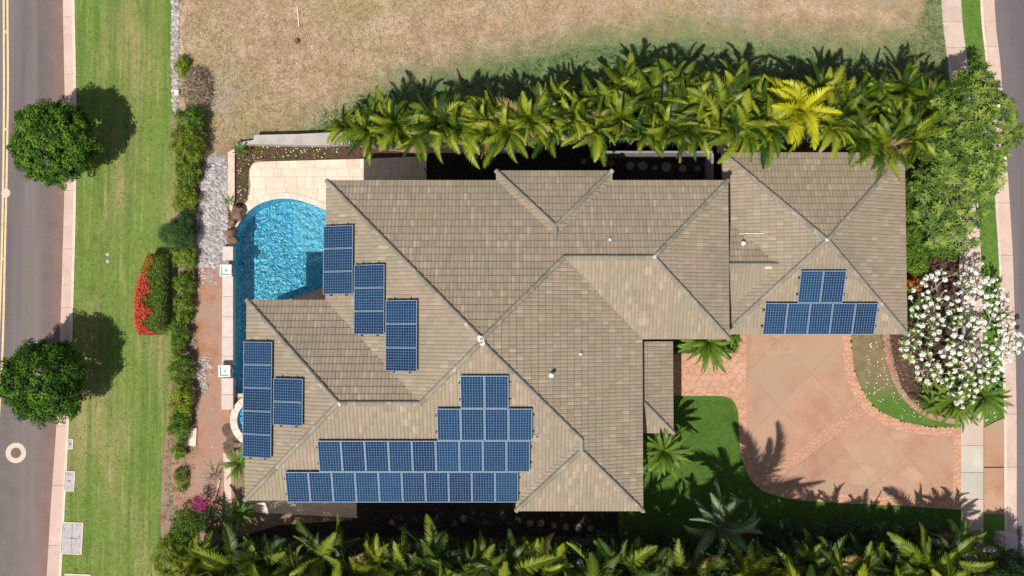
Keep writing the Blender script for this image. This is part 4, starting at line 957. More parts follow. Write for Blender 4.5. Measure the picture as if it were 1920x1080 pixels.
# garage light on the east return
# ---------------------------------------------------------------- solar panels
PW, PL, PT = 1.014, 1.55, .04
mb = MB(); hw, hl = PW/2, PL/2; ft = .017
mb.box(-hw,-hl,0,hw,-hl+ft,PT); mb.box(-hw,hl-ft,0,hw,hl,PT); mb.box(-hw,-hl+ft,0,-hw+ft,hl-ft,PT); mb.box(hw-ft,-hl+ft,0,hw,hl-ft,PT); FR = mb.mesh('frame', M['alu'])
mb = MB(); mb.box(-hw+ft,-hl+ft,.006,hw-ft,hl-ft,PT-.010); BS = mb.mesh('backsheet', M['backsheet'])
CELL = []
for s in range(4):
    mb = MB(); cx, cy = (PW-2*ft-.02)/8, (PL-2*ft-.03)/12; r = random.Random(s)
    for i in range(8):
        for j in range(12):
            x, y = -hw+ft+.01+i*cx, -hl+ft+.015+j*cy; gp = .0042; ch = .013
            mb.poly([(x+gp+ch,y+gp,PT-.006),(x+cx-gp-ch,y+gp,PT-.006),(x+cx-gp,y+gp+ch,PT-.006),(x+cx-gp,y+cy-gp-ch,PT-.006),(x+cx-gp-ch,y+cy-gp,PT-.006),(x+gp+ch,y+cy-gp,PT-.006),(x+gp,y+cy-gp-ch,PT-.006),(x+gp,y+gp+ch,PT-.006)], r.random())
    CELL.append(mb.mesh('cell', M['cell']))
mb = MB()
for y in (-.40, .40): mb.box(-hw-.035, y-.02, -.075, hw+.035, y+.02, -.002)
RAIL = mb.mesh('rail', M['dark_metal'])
mb = MB()
for x, y in ((-hw, -.4), (-hw, .4), (hw, -.4), (hw, .4)): mb.box(x-.05, y-.035, -.075, x+.05, y+.035, .03)
def panel(center, k, label, group, landscape=False, ends=(0, 0)):
    up = UP[k]; y = Vector((up[0], up[1], T)).normalized(); x = Vector((up[1], -up[0], 0)); z = x.cross(y)
    R = Matrix((x, y, z)).transposed().to_4x4()
    o = bpy.data.objects.new('solar_panel', None); COL.objects.link(o); o.empty_display_size = .3
    o.matrix_world = Matrix.Translation(center+z*.17) @ R
    tag(o, label, 'solar panel', group)
    for nm, me in (('frame', FR), ('backsheet', BS), ('rail', RAIL)): link(nm, me, o)
    c = link('cell', random.choice(CELL), o); c['kind'] = 'stuff'
    for sgn, en in ((-1, ends[0]), (1, ends[1])):
        if en:
            for yy in (-.4, .4):
                q = MB(); q.box(sgn*(hw+.005) if sgn > 0 else -hw-.075, yy-.03, -.09, hw+.075 if sgn > 0 else -hw-.005, yy+.03, .0); q.build('bracket', M['dark_metal'], o)
    return o
cosT = 1/math.sqrt(1+T*T)
def row(k, e, ze, px, py, n, rowname, group, dirn=1, skip=()):
    """first panel centre at a pixel, the others beside it"""
    c = roof_z(px, py, k, e, ze, .02); up = UP[k]; x = Vector((up[1], -up[0], 0))
    for i in range(n):
        panel(c+x*dirn*i*(PW+.018), k, rowname(i), group, ends=((i == 0, i == n-1) if dirn > 0 else (i == n-1, i == 0)))
SA = 'solar panels on the south roof slope'
base = roof_z(560, 909, 'S', yS, ZE, .02); stepy = Vector((0, cosT, T*cosT))*(PL+.02)
for r, n, px in ((0, 10, 560), (1, 9, 620), (2, 4, 842), (3, 2, 886)):
    c = base+stepy*r; c.x = 0
    x0 = roof_z(px, 909-60*r, 'S', yS, ZE, .02).x
    nm = ['bottom', 'second', 'third', 'top'][r]
    for i in range(n):
        panel(Vector((x0+i*(PW+.018), c.y, c.z)), 'S', '%s panel from the west in the %s row of the south array' % (ORD[i], nm), SA, ends=(i == 0, i == n-1))
def stack(e, ze, cols, group, nm):
    for ci, (px, py, n) in enumerate(cols):
        c = roof_z(px, py, 'W', e, ze, .02)
        for i in range(n):
            panel(c+Vector((0, -i*(PW+.018), 0)), 'W', '%s panel from north in the %s stack %s' % (ORD[i], nm[ci], group[1]), group[0], ends=(i == 0, i == n-1))
stack(xW, ZE, [(638.5,445,3),(696.5,518,3),(756.5,585,3)], ('solar panels stepping down the west slope by the pool', 'on the slope beside the pool'), ['westernmost', 'middle', 'easternmost'])
stack(xW2, ZE, [(488.5,662,5),(545,731,2)], ('solar panels on the southwest wing', 'of the southwest wing'), ['long western', 'short eastern'])
for r, n, px, py in ((0, 5, 1451, 595), (1, 2, 1517, 535)):
    c = roof_z(px, py, 'S', yg0, ZG, .02)
    for i in range(n): panel(c+Vector((i*(PW+.018), 0, 0)), 'S', '%s solar panel from the west in the %s row on the garage roof' % (ORD[i], ('lower', 'upper')[r]), 'solar panels on the garage roof', ends=(i == 0, i == n-1))
# ================================================================ VEGETATION
def np_mesh(name, V, F, tones, mat, k=4):
    me = bpy.data.meshes.new(name); nv, nf = len(V), len(F)
    me.vertices.add(nv); me.vertices.foreach_set('co', np.asarray(V, dtype=np.float32).ravel())
    me.loops.add(nf*k); me.loops.foreach_set('vertex_index', np.asarray(F, dtype=np.int32).ravel())
    me.polygons.add(nf); me.polygons.foreach_set('loop_start', np.arange(0, nf*k, k, dtype=np.int32)); me.polygons.foreach_set('loop_total', np.full(nf, k, dtype=np.int32))
    a = me.attributes.new('tone', 'FLOAT', 'FACE'); a.data.foreach_set('value', np.asarray(tones, dtype=np.float32))
    me.materials.append(mat); me.update(calc_edges=True); return me
def unit(v): return v/np.maximum(np.linalg.norm(v, axis=1, keepdims=True), 1e-6)
def leaves(name, P, Nn, T_, length, width, tones, mat, fold=.18):
    """pointed leaves, each two folded halves"""
    n = len(P); L = (length if np.ndim(length) else np.full(n, length))[:, None]; Wd = (width if np.ndim(width) else np.full(n, width))[:, None]
    Nn = unit(Nn); T_ = unit(T_-Nn*np.sum(T_*Nn, 1, keepdims=True)); B = np.cross(Nn, T_)
    a = P; m = P+T_*L*.5-Nn*Wd*fold; t = P+T_*L-Nn*L*.12; l = P+T_*L*.45+B*Wd*.5+Nn*Wd*fold*.6; r = P+T_*L*.45-B*Wd*.5+Nn*Wd*fold*.6
    V = np.stack([a, m, t, l, r], 1).reshape(-1, 3); i = np.arange(n)[:, None]*5
    F = np.concatenate([np.concatenate([i, i+4, i+2, i+1], 1), np.concatenate([i, i+1, i+2, i+3], 1)], 0)
    return np_mesh(name, V, F, np.concatenate([tones, tones]), mat)
def crown(name, radii, nclump, per, leaf, mat, seed=0, clump_r=.22, dome=.0, boxy=2.0, thick=.35, tonev=.35, elong=.5, lobes=.045):
    """leaf clumps through the outer part of an ellipsoid (boxy>2 squares it)"""
    r = np.random.default_rng(seed); rad = np.array(radii)
    d = unit(r.normal(size=(nclump, 3))); d[:, 2] = np.where(d[:, 2] < -dome, -d[:, 2]*.6, d[:, 2]); d = unit(d)
    an_ = np.arctan2(d[:, 1], d[:, 0]); lob = 1+lobes*(np.sin(an_*3+seed)+.7*np.sin(an_*5+seed*2.3)+.5*np.sin(an_*8+seed))
    k = (np.sum(np.abs(d)**boxy, 1)**(-1/boxy)*lob)[:, None]
    c = d*k*(1-thick*r.random((nclump, 1))**1.6)*(1+r.normal(size=(nclump, 1))*.05)*rad
    ct = .5+tonev*(r.random(nclump)-.5)*2
    P = np.repeat(c, per, 0); D = np.repeat(d, per, 0); g = unit(r.normal(size=P.shape)); P = P+g*clump_r*(r.random((len(P), 1))**.5)*np.array([1, 1, .75])
    Nn = unit(D*.6+g*.9+np.array([0, 0, .55])+r.normal(size=P.shape)*.35); T_ = g+D*.4+r.normal(size=P.shape)*.5
    n = len(P); return leaves(name, P, Nn, T_, leaf*r.uniform(.7, 1.3, n), leaf*elong*r.uniform(.8, 1.2, n), np.clip(np.repeat(ct, per)+r.normal(size=n)*.12, 0, 1), mat)
def rosettes(name, C, A, nl, length, width, mat, seed=0, droop=.35, tonev=.3):
    r = np.random.default_rng(seed); C = np.asarray(C); A = unit(np.asarray(A)); n = len(C)
    ref = unit(np.cross(A, np.array([[.31, .95, .11]])+r.normal(size=A.shape)*.3)); b = np.cross(A, ref)
    P, T_, Nn, to = [], [], [], []
    ct = .5+tonev*(r.random(n)-.5)*2
    for k in range(nl):
        an = 2*math.pi*k/nl*2.4+r.random(n)*1.2; el = r.uniform(.0, .9, n)
        t = (ref*np.cos(an)[:, None]+b*np.sin(an)[:, None])*np.cos(el)[:, None]+A*np.sin(el)[:, None]
        P.append(C+A*.02*k/nl); T_.append(t); Nn.append(A*np.cos(el)[:, None]-(t-A*np.sum(t*A, 1, keepdims=True))*droop); to.append(ct+r.normal(size=n)*.12)
    P, T_, Nn = map(np.concatenate, (P, T_, Nn)); m = len(P)
    return leaves(name, P, Nn, T_, length*r.uniform(.7, 1.2, m), width*r.uniform(.8, 1.2, m), np.clip(np.concatenate(to), 0, 1), mat, .2)

def frond_mesh(name, L, th0, th1, pairs, lmax, wid, mat, seed, vee=.35, twist=0.0, side=0.0, petiole=.14):
    r = random.Random(seed); K = 40; pts = [Vector((0, 0, 0))]; dirs = []
    for i in range(K):
        s = i/K; th = math.radians(th0+(th1-th0)*s**1.25); yaw = side*s*s
        d = Vector((math.cos(th)*math.cos(yaw), math.cos(th)*math.sin(yaw), math.sin(th))); dirs.append(d); pts.append(pts[-1]+d*L/K)
    dirs.append(dirs[-1]); V = []; F = []; to = []
    def add(vs, fs, t):
        n = len(V); V.extend([tuple(v) for v in vs]); 
        for f in fs: F.append([i+n for i in f]); to.append(t)
    # rachis
    for i in range(0, K, 4):
        a, b = pts[i], pts[i+4]; ra = .022*(1-i/K)+.006; rb = .022*(1-(i+4)/K)+.006; y = Vector((0, 1, 0)); z = Vector((0, 0, 1))
        add([a-y*ra, a+z*ra, a+y*ra, b-y*rb, b+z*rb, b+y*rb], [(0, 1, 4, 3), (1, 2, 5, 4)], .85)
    for i in range(pairs):
        s = petiole+(1-petiole)*(i+.5)/pairs; f = s*K; i0 = min(int(f), K-1); p = pts[i0].lerp(pts[i0+1], f-i0); d = dirs[i0]
        sidev = Vector((-d.y, d.x, 0)); sidev = sidev.normalized() if sidev.length > .01 else Vector((0, 1, 0)); up = d.cross(sidev)*1.0
        if up.z < 0 and abs(d.z) < .95: up = -up
        if twist: 
            q = Matrix.Rotation(twist*s, 3, d); sidev = q @ sidev; up = q @ up
        q = (s-petiole)/(1-petiole); ll = lmax*(math.sin(math.pi*min(1, q*.80+.14))**.75)*r.uniform(.86, 1.08)
        ang = math.radians(68-46*q+r.uniform(-5, 5))
        for sg in (-1, 1):
            v0 = vee*r.uniform(.7, 1.3)
            dd = (d*math.cos(ang)+sidev*sg*math.sin(ang)*math.cos(v0)+up*math.sin(v0)*math.sin(ang)).normalized()
            dn = (dd-Vector((0, 0, .55+.25*r.random()))*.8).normalized()
            wv = d.cross(up).normalized() if False else (d - dd*d.dot(dd)).normalized()
            a = p; m = p+dd*ll*.5; t = m+(dd*.55+dn*.45).normalized()*ll*.5; w = wid*r.uniform(.8, 1.15)
            add([a-wv*w*.35, a+wv*w*.35, m+wv*w*.5, m-wv*w*.5, t+wv*w*.08, t-wv*w*.08], [(0, 1, 2, 3), (3, 2, 4, 5)], min(1, max(0, .45+.25*q+r.uniform(-.14, .14))))
    return np_mesh(name, V, F, to, mat)
def frond_set(mat, L=2.2, pairs=40, lmax=.62, wid=.055, seed=0, n=8):
    out = []; r = random.Random(seed)
    for i in range(n):
        q = i/(n-1); out.append(frond_mesh('frond', L*r.uniform(.85, 1.1), 82-48*q, 0-52*q, pairs, lmax*r.uniform(.85, 1.1), wid, mat, seed*50+i, vee=r.uniform(.25, .9), twist=r.uniform(-2.2, 2.2), side=r.uniform(-1.0, 1.0)))
    return out
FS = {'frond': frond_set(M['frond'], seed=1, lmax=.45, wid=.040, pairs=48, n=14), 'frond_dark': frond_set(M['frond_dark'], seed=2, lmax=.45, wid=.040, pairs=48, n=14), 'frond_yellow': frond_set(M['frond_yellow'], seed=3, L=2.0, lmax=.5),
      'frond_dry': frond_set(M['frond_dry'], seed=4, n=3), 'coconut': frond_set(M['coconut'], L=3.3, pairs=64, lmax=.78, wid=.062, seed=5),
      'fern': [frond_mesh('frond', 1.25*(.9+.03*i), 75-50*i/7, -5-30*i/7, 36, .15, .026, M['fern'], 300+i, vee=.3, twist=.3*(i%3-1), side=.25*(i%3-1)) for i in range(8)]}
def palm(px, py, h, label, group, kind='frond', n=13, scale=1.0, cat='palm', name='palm_tree', lean=.3, low=0.0, dead=.0, seed=None):
    """px, py: where the crown's heart shows in the photo"""
    r = random.Random(seed if seed is not None else int(px*7+py)); c = G(px, py, h)
    bx, by = c.x+r.uniform(-lean, lean), c.y+r.uniform(-lean, lean)*.5
    o = empty(name, (bx, by, 0)); tag(o, label, cat, group)
    if h > .9:
        mb = MB(); mb.tube([(0, 0, -.1), ((c.x-bx)*.4, (c.y-by)*.4, h*.5), (c.x-bx, c.y-by, h)], [.11*scale, .075*scale, .06*scale], 8); mb.build('trunk', M['trunk'], o)
    a0 = r.uniform(0, 6.28)
    for i in range(n):
        q = min(.999, max(0, (i+.5)/n*(1-low)+low+r.uniform(-.06, .06))); ms = FS[kind]
        me = ms[int(q*len(ms))]
        if r.random() < dead and i > n*.6: me = random.choice(FS['frond_dry'])
        f = link('frond', me, o); f.location = (c.x-bx, c.y-by, h-.12*q*scale); s = scale*r.uniform(.8, 1.15)
        f.rotation_euler = (r.uniform(-.2, .2), r.uniform(-.1, .1), a0+i*2.39996+r.uniform(-.2, .2)); f.scale = (s, s, s)
    return o
# palms north of the house
front = [(648,238,3.6),(694,252,4.2),(738,236,4.6),(782,256,4.4),(824,236,4.8),(866,250,4.6),(908,232,4.8),(950,250,4.6),(990,226,5.0),(1030,243,4.8),(1072,222,5.0),(1116,244,4.8),(1160,226,5.0),(1206,242,4.8),(1252,240,4.8),(1300,246,4.8),(1346,240,4.8),(1390,246,5.0),(1436,240,5.0),(1560,240,5.2),(1608,262,5.4),(1652,282,5.4),(1704,262,5.2)]
for i, (x, y, h) in enumerate(front):
    palm(x, y, h*(.72 if i < 19 else .80), '%s green palm from the west in the front row north of the roof' % ORD[i], 'green palms north of the house', n=(20, 16, 22, 18)[i % 4], scale=(.80 if i > 1 else .68)*(.80+.34*((i*37) % 10)/10), dead=(.12, .02, .05)[i % 3])
back = [(x_, y_+6, h_) for x_, y_, h_ in [(1050,182,5.2),(1112,188,5.4),(1172,158,5.4),(1222,182,5.5),(1272,160,5.5),(1324,180,5.5),(1376,176,5.5),(1428,186,5.5),(1540,176,5.6),(1590,196,5.6),(1640,180,5.6),(1692,166,5.6),(1738,188,5.6),(1744,236,5.4),(1668,226,5.6)]]
for i, (x, y, h) in enumerate(back):
    palm(x, y, h*.56, '%s green palm from the west in the rear row beside the dry field' % ORD[i], 'green palms beside the dry field', n=(20, 16, 22)[i % 3], scale=.78*(.80+.36*((i*53) % 10)/10), dead=(.02, .1)[i % 2])
mid_ = [(716,226,3.0),(845,222,3.2),(930,218,3.2),(1012,212,3.2),(1095,206,3.2),(1140,200,3.3),(1195,204,3.3),(1240,208,3.3),(1290,205,3.3),(1350,208,3.3),(1408,212,3.3),(1580,218,3.4),(1625,225,3.4),(1690,240,3.5)]
for i, (x, y, h) in enumerate(mid_):
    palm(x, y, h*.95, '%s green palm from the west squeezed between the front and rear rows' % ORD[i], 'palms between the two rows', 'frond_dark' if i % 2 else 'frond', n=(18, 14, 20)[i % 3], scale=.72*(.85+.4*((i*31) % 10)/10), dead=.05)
palm(1497, 212, 4.0, 'bright yellow palm standing out among the green palms', None, 'frond_yellow', 15, 1.12, seed=4)
# leafy growth under the palms
def understory(name, pts, n, w, hz, leaf, mat, seed):
    r = np.random.default_rng(seed); path = P2(pts); out = []
    seg = [math.dist(p, q) for p, q in zip(path, path[1:])]; tot = sum(seg)
    for _ in range(n):
        s = r.random()*tot; i = 0
        while s > seg[i] and i < len(seg)-1: s -= seg[i]; i += 1
        t = s/seg[i]; x = path[i][0]+(path[i+1][0]-path[i][0])*t; y = path[i][1]+(path[i+1][1]-path[i][1])*t
        out.append((x+r.normal()*.2, y+r.uniform(-w, w), r.uniform(.2, 1)**.7*hz))
    P = np.repeat(np.array(out), 9, 0); P = P+r.normal(size=P.shape)*.13; T_ = r.normal(size=P.shape); Nn = r.normal(size=P.shape)*.6+np.array([0, 0, 1])
    o = link(name, leaves(name, P, Nn, T_, leaf*r.uniform(.6, 1.3, len(P)), np.full(len(P), leaf*.3), r.random(len(P)), mat)); o['kind'] = 'stuff'
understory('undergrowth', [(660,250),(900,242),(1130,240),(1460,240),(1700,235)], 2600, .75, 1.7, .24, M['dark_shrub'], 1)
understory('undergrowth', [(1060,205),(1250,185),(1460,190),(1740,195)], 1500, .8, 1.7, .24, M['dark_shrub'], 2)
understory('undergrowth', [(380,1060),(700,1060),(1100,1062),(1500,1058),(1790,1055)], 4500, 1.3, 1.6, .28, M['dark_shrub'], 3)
# palms along the south edge
south = [(378,1046,2.6),(436,1062,2.9),(500,1052,3.0),(556,1064,3.2),(606,1044,3.3),(655,1070,3.4),(708,1054,3.6),(760,1066,3.6),(810,1052,3.7),(860,1072,3.8),(908,1054,3.8),(958,1070,3.8),(1010,1064,3.8),(1060,1068,3.8),(1110,1072,3.7),(1168,1066,3.6),(1222,1076,3.6),(1280,1072,3.4),(1400,1074,3.0),(1452,1060,2.7),(1506,1050,2.6),(1560,1068,2.5),(1616,1062,2.5),(1672,1070,2.4),(1726,1062,2.4),(1780,1050,2.2)]
for i, (x, y, h) in enumerate(south):
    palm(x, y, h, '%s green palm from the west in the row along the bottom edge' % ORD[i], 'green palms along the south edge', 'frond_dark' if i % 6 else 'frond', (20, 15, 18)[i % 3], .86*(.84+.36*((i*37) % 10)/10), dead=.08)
s2 = [(330,1140,3.2),(420,1150,3.6),(510,1150,4.0),(600,1152,4.2),(700,1160,4.4),(800,1156,4.4),(900,1160,4.4),(1000,1162,4.4),(1100,1160,4.6),(1200,1164,4.6),(1300,1160,4.4),(1500,1145,3.7),(1590,1140,3.6),(1680,1145,3.5),(1770,1138,3.3)]
for i, (x, y, h) in enumerate(s2):
    palm(x, y, h, ORD[i]+' green palm from the west cut off by the bottom edge', 'tall palms beyond the bottom edge', 'frond', 15, 1.2)
palm(1378, 1205, 8.2, 'tall coconut palm whose frond shadows fall on the driveway', None, 'coconut', 13, 1.05, name='coconut_palm')
palm(1345, 985, 2.3, 'young coconut palm with spreading blue-green fronds in the shaded lawn', None, 'coconut', 14, .62, name='coconut_palm', low=.15)
palm(1800, 1012, 1.6, 'low spiky palm at the sidewalk end of the south bed', None, 'fern', 18, 1.0, name='small_palm', low=.1)
# cycads and small palms
palm(1326, 640, 1.1, 'cycad with radiating green fronds under the main eave beside the walkway', None, 'fern', 46, 1.22, 'cycad', 'cycad', low=.1, seed=3)
palm(1243, 845, 2.2, 'bushy green palm on the front lawn beside the porch roof', None, 'fern', 48, 1.15, 'palm', 'small_palm', low=.0, seed=9)
palm(1375, 622, 1.3, 'small fern palm between the main roof and the garage', None, 'fern', 12, .7, 'palm', 'small_palm')
palm(1790, 752, .9, 'cycad beneath the white flowering tree at the south end of the island bed', None, 'fern', 38, 1.1, 'cycad', 'cycad', low=.15)
palm(1842, 742, 1.2, 'fan-like green cycad at the sidewalk edge of the island bed', None, 'fern', 38, 1.1, 'cycad', 'cycad', low=.1)
palm(1745, 757, .6, 'low cycad at the driveway side of the island bed', None, 'fern', 18, .8, 'cycad', 'cycad', low=.2)
palm(450, 868, .9, 'feathery fern beside the west eave below the spa', None, 'fern', 22, .85, 'fern', 'fern', low=.1)
palm(452, 962, .6, 'feathery fern at the southwest corner of the patio', None, 'fern', 20, .8, 'fern', 'fern', low=.2)
palm(452, 282, .4, 'small green fern in the corner of the mulch bed', None, 'fern', 14, .42, 'fern', 'fern', low=.2)
palm(428, 378, .3, 'tiny yellow-green fern beside the boulders', None, 'fern', 10, .28, 'fern', 'fern', low=.2)

def leafy(name, px, py, h, mesh, label, cat, group=None, rot=0, trunk=None, part='foliage', base=None, extra=None):
    c = G(px, py, h); o = empty(name, (c.x, c.y, 0)); tag(o, label, cat, group)
    f = link(part, mesh, o, (0, 0, h), (0, 0, rot))
    mb = MB(); r = random.Random(int(px+py)); k = trunk or .03
    zt = h*.9
    mb.tube([(0, 0, -.05), (.02, .01, zt*.5), (0, 0, zt)], [k*1.3, k, k*.6], 7)
    for i in range(7):
        a = i*.9+r.random(); rr_ = r.uniform(.3, .7)*(h*.8 if not trunk else 1.2)
        mb.tube([(0, 0, zt*r.uniform(.45, .8)), (math.cos(a)*rr_*.5, math.sin(a)*rr_*.5, zt), (math.cos(a)*rr_, math.sin(a)*rr_, zt+r.uniform(.1, .4)*(3 if trunk else .5))], [k*.6, k*.45, k*.2], 5, cap=False)
    mb.build('trunk' if trunk else 'stem', M['bark'], o); return o
# street trees
TC = [crown('crown', (1.82, 1.92, 1.45), 560, 52, .135, M['tree_leaf'], s, clump_r=.21, thick=.34, dome=.5, tonev=.6, lobes=(.045, .06)[s-1]) for s in (1, 2)]
leafy('street_tree', 102, 269, 2.25, TC[0], 'round dark green street tree over the kerb, the northern one', 'tree', 'street trees on the verge', 0, .10, 'crown')
leafy('street_tree', 83, 717, 2.25, TC[1], 'round dark green street tree over the kerb, the one above the manhole', 'tree', 'street trees on the verge', 1.2, .10, 'crown')
# verge shrubs, north to south
M2 = lambda rx, ry, rz, n, per, leaf, mat, s, **k: crown('foliage', (rx, ry, rz), n, per, leaf, M[mat], s, **k)
twb = MB(); r = random.Random(3)
for i in range(620):
    a = r.uniform(0, 6.28); q = math.sqrt(r.random()); x, y = math.cos(a)*q*.72, math.sin(a)*q*1.12; z = .15+.55*(1-q*q)+r.uniform(-.1, .1); a2 = r.uniform(0, 6.28); l = r.uniform(.15, .4)
    twb.tube([(x, y, z), (x+math.cos(a2)*l*.5, y+math.sin(a2)*l*.5, z+.08), (x+math.cos(a2+.6)*l, y+math.sin(a2+.6)*l, z-.02)], [.014, .011, .006], 3, r.random(), cap=False)
c = G(366, 168, .4); o = empty('dry_shrub', (c.x, c.y, 0)); tag(o, 'dried brown twiggy shrub beside the dry field', 'shrub'); twb.build('twigs', M['twig'], o)
link('foliage', crown('foliage', (.7, 1.15, .45), 40, 10, .07, M['yellow_shrub'], 9, clump_r=.12), o, (-.1, 0, .35))
shr = [(342,125,.35,.45,.3,'yellow_shrub','sparse yellow-green shrub at the north end of the verge bed'),
 (357,232,.90,.80,.75,'hedge_leaf','leafy green shrub with pale flecks just south of the dried shrub'),
 (352,278,.88,.85,.85,'yellow_shrub','tallest bright yellow-green shrub beside the light rubble'),
 (352,325,.78,.65,.6,'shrub_leaf','green shrub south of the tallest yellow-green one'),
 (349,372,.66,.75,.5,'yellow_shrub','yellowish shrub halfway along the light rubble'),
 (350,428,.72,.75,.65,'dark_shrub','dark green round shrub behind the soft fern bush'),
 (348,482,.62,.50,.5,'shrub_leaf','low shrub just south of the dark green one'),
 (347,535,.60,.58,.5,'hedge_leaf','green shrub level with the red flowering hedge'),
 (345,578,.55,.55,.5,'shrub_leaf','shrub level with the south half of the red flowering hedge'),
 (337,630,.55,.70,.5,'hedge_leaf','green shrub just below the red flowering hedge'),
 (340,690,.66,.75,.6,'hedge_leaf','dense green shrub beside the small patch of pale stones'),
 (342,745,.72,.72,.6,'yellow_shrub','light green shrub above the pale concrete pad'),
 (338,795,.58,.65,.5,'hedge_leaf','green shrub touching the pale concrete pad'),
 (336,845,.38,.40,.4,'shrub_leaf','small shrub at the south end of the green hedge row'),
 (341,900,.28,.5,.25,'olive_leaf','thin straggly plant in the red soil below the hedge row')]
for i, (x, y, rx, ry, rz, mt, lab) in enumerate(shr):
    ms = M2(rx*(.84, .72, .9, .78)[i % 4], ry*(1.18, 1.02, 1.22)[i % 3], rz, int((190, 130, 165)[i % 3]*rx*ry/.5), 22, .085 if mt != 'dark_shrub' else .06, mt, 30+i, clump_r=.13, tonev=.55, dome=.2, lobes=.14)
    leafy('shrub', x, y, rz*.75, ms, lab, 'shrub', 'shrubs along the verge bed', 0)
leafy('fern', 333, 440, .6, crown('foliage', (.85,.72,.5), 300, 30, .055, M['fern_soft'], 60, clump_r=.2, dome=.2), 'soft fuzzy green fern bush leaning over the verge lawn', 'fern')
# red flowering hedge
c = G(290, 552, .7); o = empty('flowering_hedge', (c.x, c.y, 0)); tag(o, 'clipped hedge in the verge lawn covered with red flowers on its west side', 'hedge')
r = np.random.default_rng(5)
def hedge_pts(n, test, hz=1.15, seed=1):
    r = np.random.default_rng(seed); out = []
    while len(out) < n:
        x, y = r.uniform(-.95, .85), r.uniform(-1.95, 1.95)
        if not test(x, y): continue
        e = min(1, max(0, min(x-hl_(y)+.05, .66-x, (1.98-abs(y)))/.42)); top = hz*(.35+.65*math.sqrt(1-(1-e)**2))
        out.append((x, y, top*r.uniform(.86, 1.03) if r.random() < .8 else r.uniform(.1, top)))
    return np.array(out)
hl_ = lambda y: -.92+.55*max(0, (y)/1.95)**1.2+.25*max(0, (-y-1.1)/.85)**2
inh = lambda x, y: hl_(y)-.02 < x < .62
nrm = lambda P, r: unit(r.normal(size=P.shape)*.6+np.array([-.1, 0, 1]))
Pg = hedge_pts(15000, inh, 1.1, 2); link('foliage', leaves('foliage', Pg, nrm(Pg, r), r.normal(size=Pg.shape), .07, .035, r.random(len(Pg)), M['olive_leaf']), o)
red = lambda x, y: inh(x, y) and x < hl_(y)+.68-.18*max(0, y)+.16*math.sin(y*5)+.16*math.sin(y*13+x*9)+.08*math.sin(y*41) and y < .95 and math.sin(x*23+math.sin(y*11)*2)*math.sin(y*19+x*5) < .55
Pr = hedge_pts(5200, red, 1.16, 3); link('red_flowers', leaves('red_flowers', Pr, nrm(Pr, r), r.normal(size=Pr.shape), .07, .055, r.random(len(Pr)), M['red_flower']), o)['kind'] = 'stuff'
rd2 = lambda x, y: inh(x, y) and x < hl_(y)+.5 and y > .55
Pr = hedge_pts(900, rd2, 1.16, 4); link('orange_flowers', leaves('orange_flowers', Pr, nrm(Pr, r), r.normal(size=Pr.shape), .06, .045, r.random(len(Pr)), M['orange']), o)['kind'] = 'stuff'
mb = MB(); mb.prism([(-.55,-1.1),(-.2,-1.6),(.35,-1.6),(.35,1.6),(-.05,1.6),(-.4,.6)], 0, .8); mb.build('inner_branches', M['bark'], o)
# bottom left corner
leafy('flowering_shrub', 377, 943, .7, M2(.42,.38,.3,42,16,.07,'magenta',70,clump_r=.12), 'magenta flowering shrub at the south end of the red soil', 'shrub')
leafy('shrub', 405, 975, .6, M2(.85,.65,.45,90,14,.10,'dark_shrub',71,clump_r=.16), 'dark sparse shrub just below the magenta flowers', 'shrub')
leafy('shrub', 352, 985, .6, M2(.75,.8,.5,150,20,.09,'hedge_leaf',72,clump_r=.16), 'dark green shrub left of the sparse shrub in the southwest corner', 'shrub')
leafy('shrub', 322, 1045, .7, M2(.85,1.1,.6,260,22,.09,'yellow_shrub',73,clump_r=.16), 'yellow-green shrub at the bottom edge beside the verge lawn', 'shrub')
tb = MB(); r_ = random.Random(8)
for i in range(26):
    a = r_.uniform(0, 6.28); l = r_.uniform(.3, .9); p = Vector((0, 0, .1)); q = p+Vector((math.cos(a)*l*.5, math.sin(a)*l*.5, .25)); tb.tube([p, q, q+Vector((math.cos(a+r_.uniform(-.8,.8))*l*.5, math.sin(a)*l*.5, -.05))], [.018, .012, .006], 4, r_.random(), cap=False)
c = G(402, 893); o = tb.build('dead_branches', M['twig'], None, loc=(c.x, c.y, 0)); tag(o, 'bare dead branches lying on the red soil', 'branches')
# planting under the eaves
leafy('shrub', 1278, 648, .5, M2(.5,.28,.35,60,18,.09,'dark_shrub',75,clump_r=.12), 'low dark shrub west of the cycad under the eave', 'shrub')
leafy('shrub', 1368, 640, .6, M2(.45,.55,.35,90,18,.10,'hedge_leaf',76,clump_r=.12), 'green shrub filling the corner beside the garage', 'shrub')
leafy('shrub', 1222, 822, .5, M2(.4,.3,.35,40,18,.10,'dark_shrub',77,clump_r=.12), 'dark shrub tucked under the porch roof corner', 'shrub')
# hedge along the garage's east wall
for i, (y, n) in enumerate(((352, 0), (398, 1), (444, 2), (488, 3))):
    leafy('hedge_shrub', 1716, y, .9, M2(.48,.66,.8,170,22,.085,('hedge_leaf','shrub_leaf','hedge_leaf','hedge_leaf')[i],80+i,clump_r=.14,boxy=4), '%s shrub from the north in the hedge along the east garage wall' % ORD[i], 'hedge', 'hedge along the east garage wall')
leafy('flowering_shrub', 1712, 531, .7, M2(.4,.36,.4,70,20,.10,'orange',86,clump_r=.12), 'orange and red leaved shrub between the garage and the white flowering tree', 'shrub')
leafy('shrub', 1705, 578, .5, M2(.4,.6,.4,50,16,.10,'dark_shrub',87,clump_r=.14), 'dark shrub below the orange one at the garage wall', 'shrub')
leafy('shrub', 1772, 455, .8, M2(1.0,.75,.6,130,16,.12,'hedge_leaf',88,clump_r=.2), 'loose green shrub beside the sidewalk north of the white flowering tree', 'shrub')
